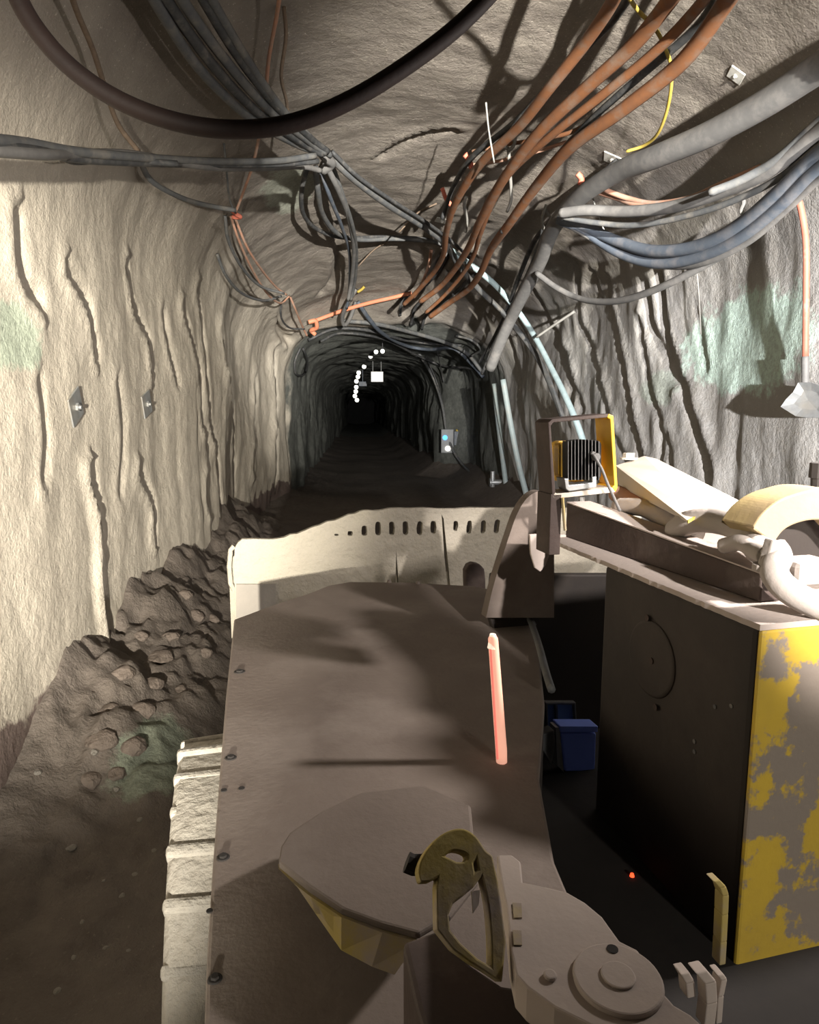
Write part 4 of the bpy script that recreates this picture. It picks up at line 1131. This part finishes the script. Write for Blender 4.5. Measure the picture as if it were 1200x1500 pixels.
# --- cab window reflections built as solid things on the machine
M_blue = simple('reflected_blue', (.22, .33, .95), (.19, .29, .88), 5, .5, .03)
M_bluegr = simple('reflected_blue_grey', (.16, .25, .42), (.13, .21, .36), 5, .5, .03)
bY = (Vector((sp.x, sp.y, 0))).y
root = empty('reflected_case', sp, HEAD); tag(root, 'blue window reflection built as a plastic case beside the boom', 'case')
def Cs(x, y, b=0): return onplane(x, y, sp + FWD * b, FWD)
bm = bmesh.new(); add_slab(bm, [[Cs(822,1074), Cs(874,1074), Cs(872,1130), Cs(828,1131)]], FWD * .045); part('reflected_case_body', bm, M_blue, root, bevel=.006)
bm = bmesh.new(); add_slab(bm, [[Cs(820,1064,-.004), Cs(877,1064,-.004), Cs(876,1073,-.004), Cs(821,1073,-.004)]], FWD * .053); part('reflected_lid', bm, M_blue, root, bevel=.004)
bm = bmesh.new(); add_slab(bm, [[Cs(814,1066), Cs(820,1066), Cs(826,1131), Cs(817,1122)]], FWD * .04); part('reflected_case_side', bm, M_steel, root, 'pale grey side of the reflected case')
root = empty('reflected_panel', Cs(822, 1131, .2), HEAD); tag(root, 'blue grey window reflection built as a framed panel behind the case', 'panel')
def Fp(x, y, b=0): return onplane(x, y, sp + FWD * (.10 + b), FWD)
bm = bmesh.new(); add_slab(bm, [[Fp(799,1029), Fp(844,1029), Fp(849,1126), Fp(803,1126)], [Fp(803,1033), Fp(803.5+1,1090), Fp(844,1090), Fp(840.5,1033)]], FWD * .02); part('frame', bm, M_slate, root, bevel=.003)
bm = bmesh.new(); add_slab(bm, [[Fp(802,1032,.012), Fp(842,1032,.012), Fp(845,1092,.012), Fp(804,1092,.012)]], FWD * .006); part('panel', bm, M_bluegr, root)  # face of the blue grey window reflection
bm = bmesh.new(); add_slab(bm, [[Fp(814,1033,.003), Fp(817,1033,.003), Fp(819,1090,.003), Fp(816,1090,.003)]], FWD * .008); part('mullion', bm, M_slate, root)
bm = bmesh.new(); lp = [Cs(a, b, -.05) for a, b in [(778,1082),(812,1070),(814,1090),(808,1120),(796,1100),(780,1102)]]; add_slab(bm, [lp], FWD * .04)
tag(build('battery_bracket', bm, M_slate, None, bevel=.003), 'small grey bracket left of the blue case', 'bracket')
# lamp reflection in the glass, built as a glowing tube on the deck
root = empty('reflected_tube', zm(735, 1121, dz), HEAD); tag(root, 'slim pink lamp reflection built as a glowing tube on the deck', 'reflection')
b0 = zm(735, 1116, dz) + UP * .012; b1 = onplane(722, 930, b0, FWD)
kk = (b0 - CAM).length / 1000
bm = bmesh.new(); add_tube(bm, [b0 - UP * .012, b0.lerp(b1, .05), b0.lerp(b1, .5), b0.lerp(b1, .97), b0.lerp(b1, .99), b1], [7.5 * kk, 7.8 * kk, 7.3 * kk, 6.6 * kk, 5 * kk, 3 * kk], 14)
part('reflection_tube', bm, emit('pink_reflection_glow', (1, .50, .36), .55), root, smooth=True)
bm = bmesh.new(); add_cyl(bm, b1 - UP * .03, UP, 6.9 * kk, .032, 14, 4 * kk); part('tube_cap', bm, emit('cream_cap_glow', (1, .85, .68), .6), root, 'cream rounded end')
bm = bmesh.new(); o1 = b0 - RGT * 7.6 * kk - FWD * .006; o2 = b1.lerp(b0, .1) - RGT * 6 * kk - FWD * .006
add_tube(bm, [o1, (o1 + o2) / 2, o2], 1.6 * kk, 8); part('reflected_rib', bm, emit('red_reflection_glow', (1, .25, .2), .5), root, 'redder rib along the lamp reflection')
# ------------------------------------------------------------------ light: left and top cab lamps inferred from the shading, the rest added
def spot(name, loc, target, power, angle, blend, radius, color):
    l = bpy.data.lights.new(name, 'SPOT'); l.energy = power; l.spot_size = math.radians(angle); l.spot_blend = blend
    l.shadow_soft_size = radius; l.color = color
    o = bpy.data.objects.new(name, l); COL.objects.link(o)
    o.location = loc
    o.rotation_euler = (Vector(target) - Vector(loc)).to_track_quat('-Z', 'Y').to_euler()
    return o
spot('cab_lamp_left', (-.25, -2.5, 1.9), (-2.15, 5.2, 1.95), 7700, 37, .9, .05, (1, .93, .80))
spot('right_wall_fill', (1.5, -2.5, 2.25), (3.5, 6.5, 2.6), 9800, 37, 1.0, .05, (1, .97, .96))  # unseen lamp added to brighten the right wall
spot('far_fill', (2.3, -5.5, 2.7), (.8, 14, 4.15), 42000, 25, 1.0, .06, (1, .96, .88))  # unseen lamp added far back so the distant brow is lit
spot('deck_fill', (1.55, 1.35, 2.58), (.3, 2.6, 1.7), 210, 150, .8, .05, (1, .92, .86))  # added, hangs unseen over the boom to light and shadow the deck
spot('cab_lamp_top', (1.4, -1.6, 3.0), (1.02, 1.68, 1.84), 1900, 15.5, .7, .04, (1, .92, .86))
spot('end_plate_fill', (1.6, -1.5, 2.1), (1.05, 1.1, 1.5), 170, 42, .9, .05, (1, .93, .82))  # unseen lamp added for the yellow end plate and latch
w = bpy.data.worlds.new('world'); scene.world = w; w.use_nodes = True
w.node_tree.nodes['Background'].inputs[0].default_value = (.9, .95, 1, 1)
w.node_tree.nodes['Background'].inputs[1].default_value = .008
scene.view_settings.view_transform = 'Standard'
scene.view_settings.look = 'None'
scene.view_settings.exposure = 0
scene.view_settings.gamma = 1
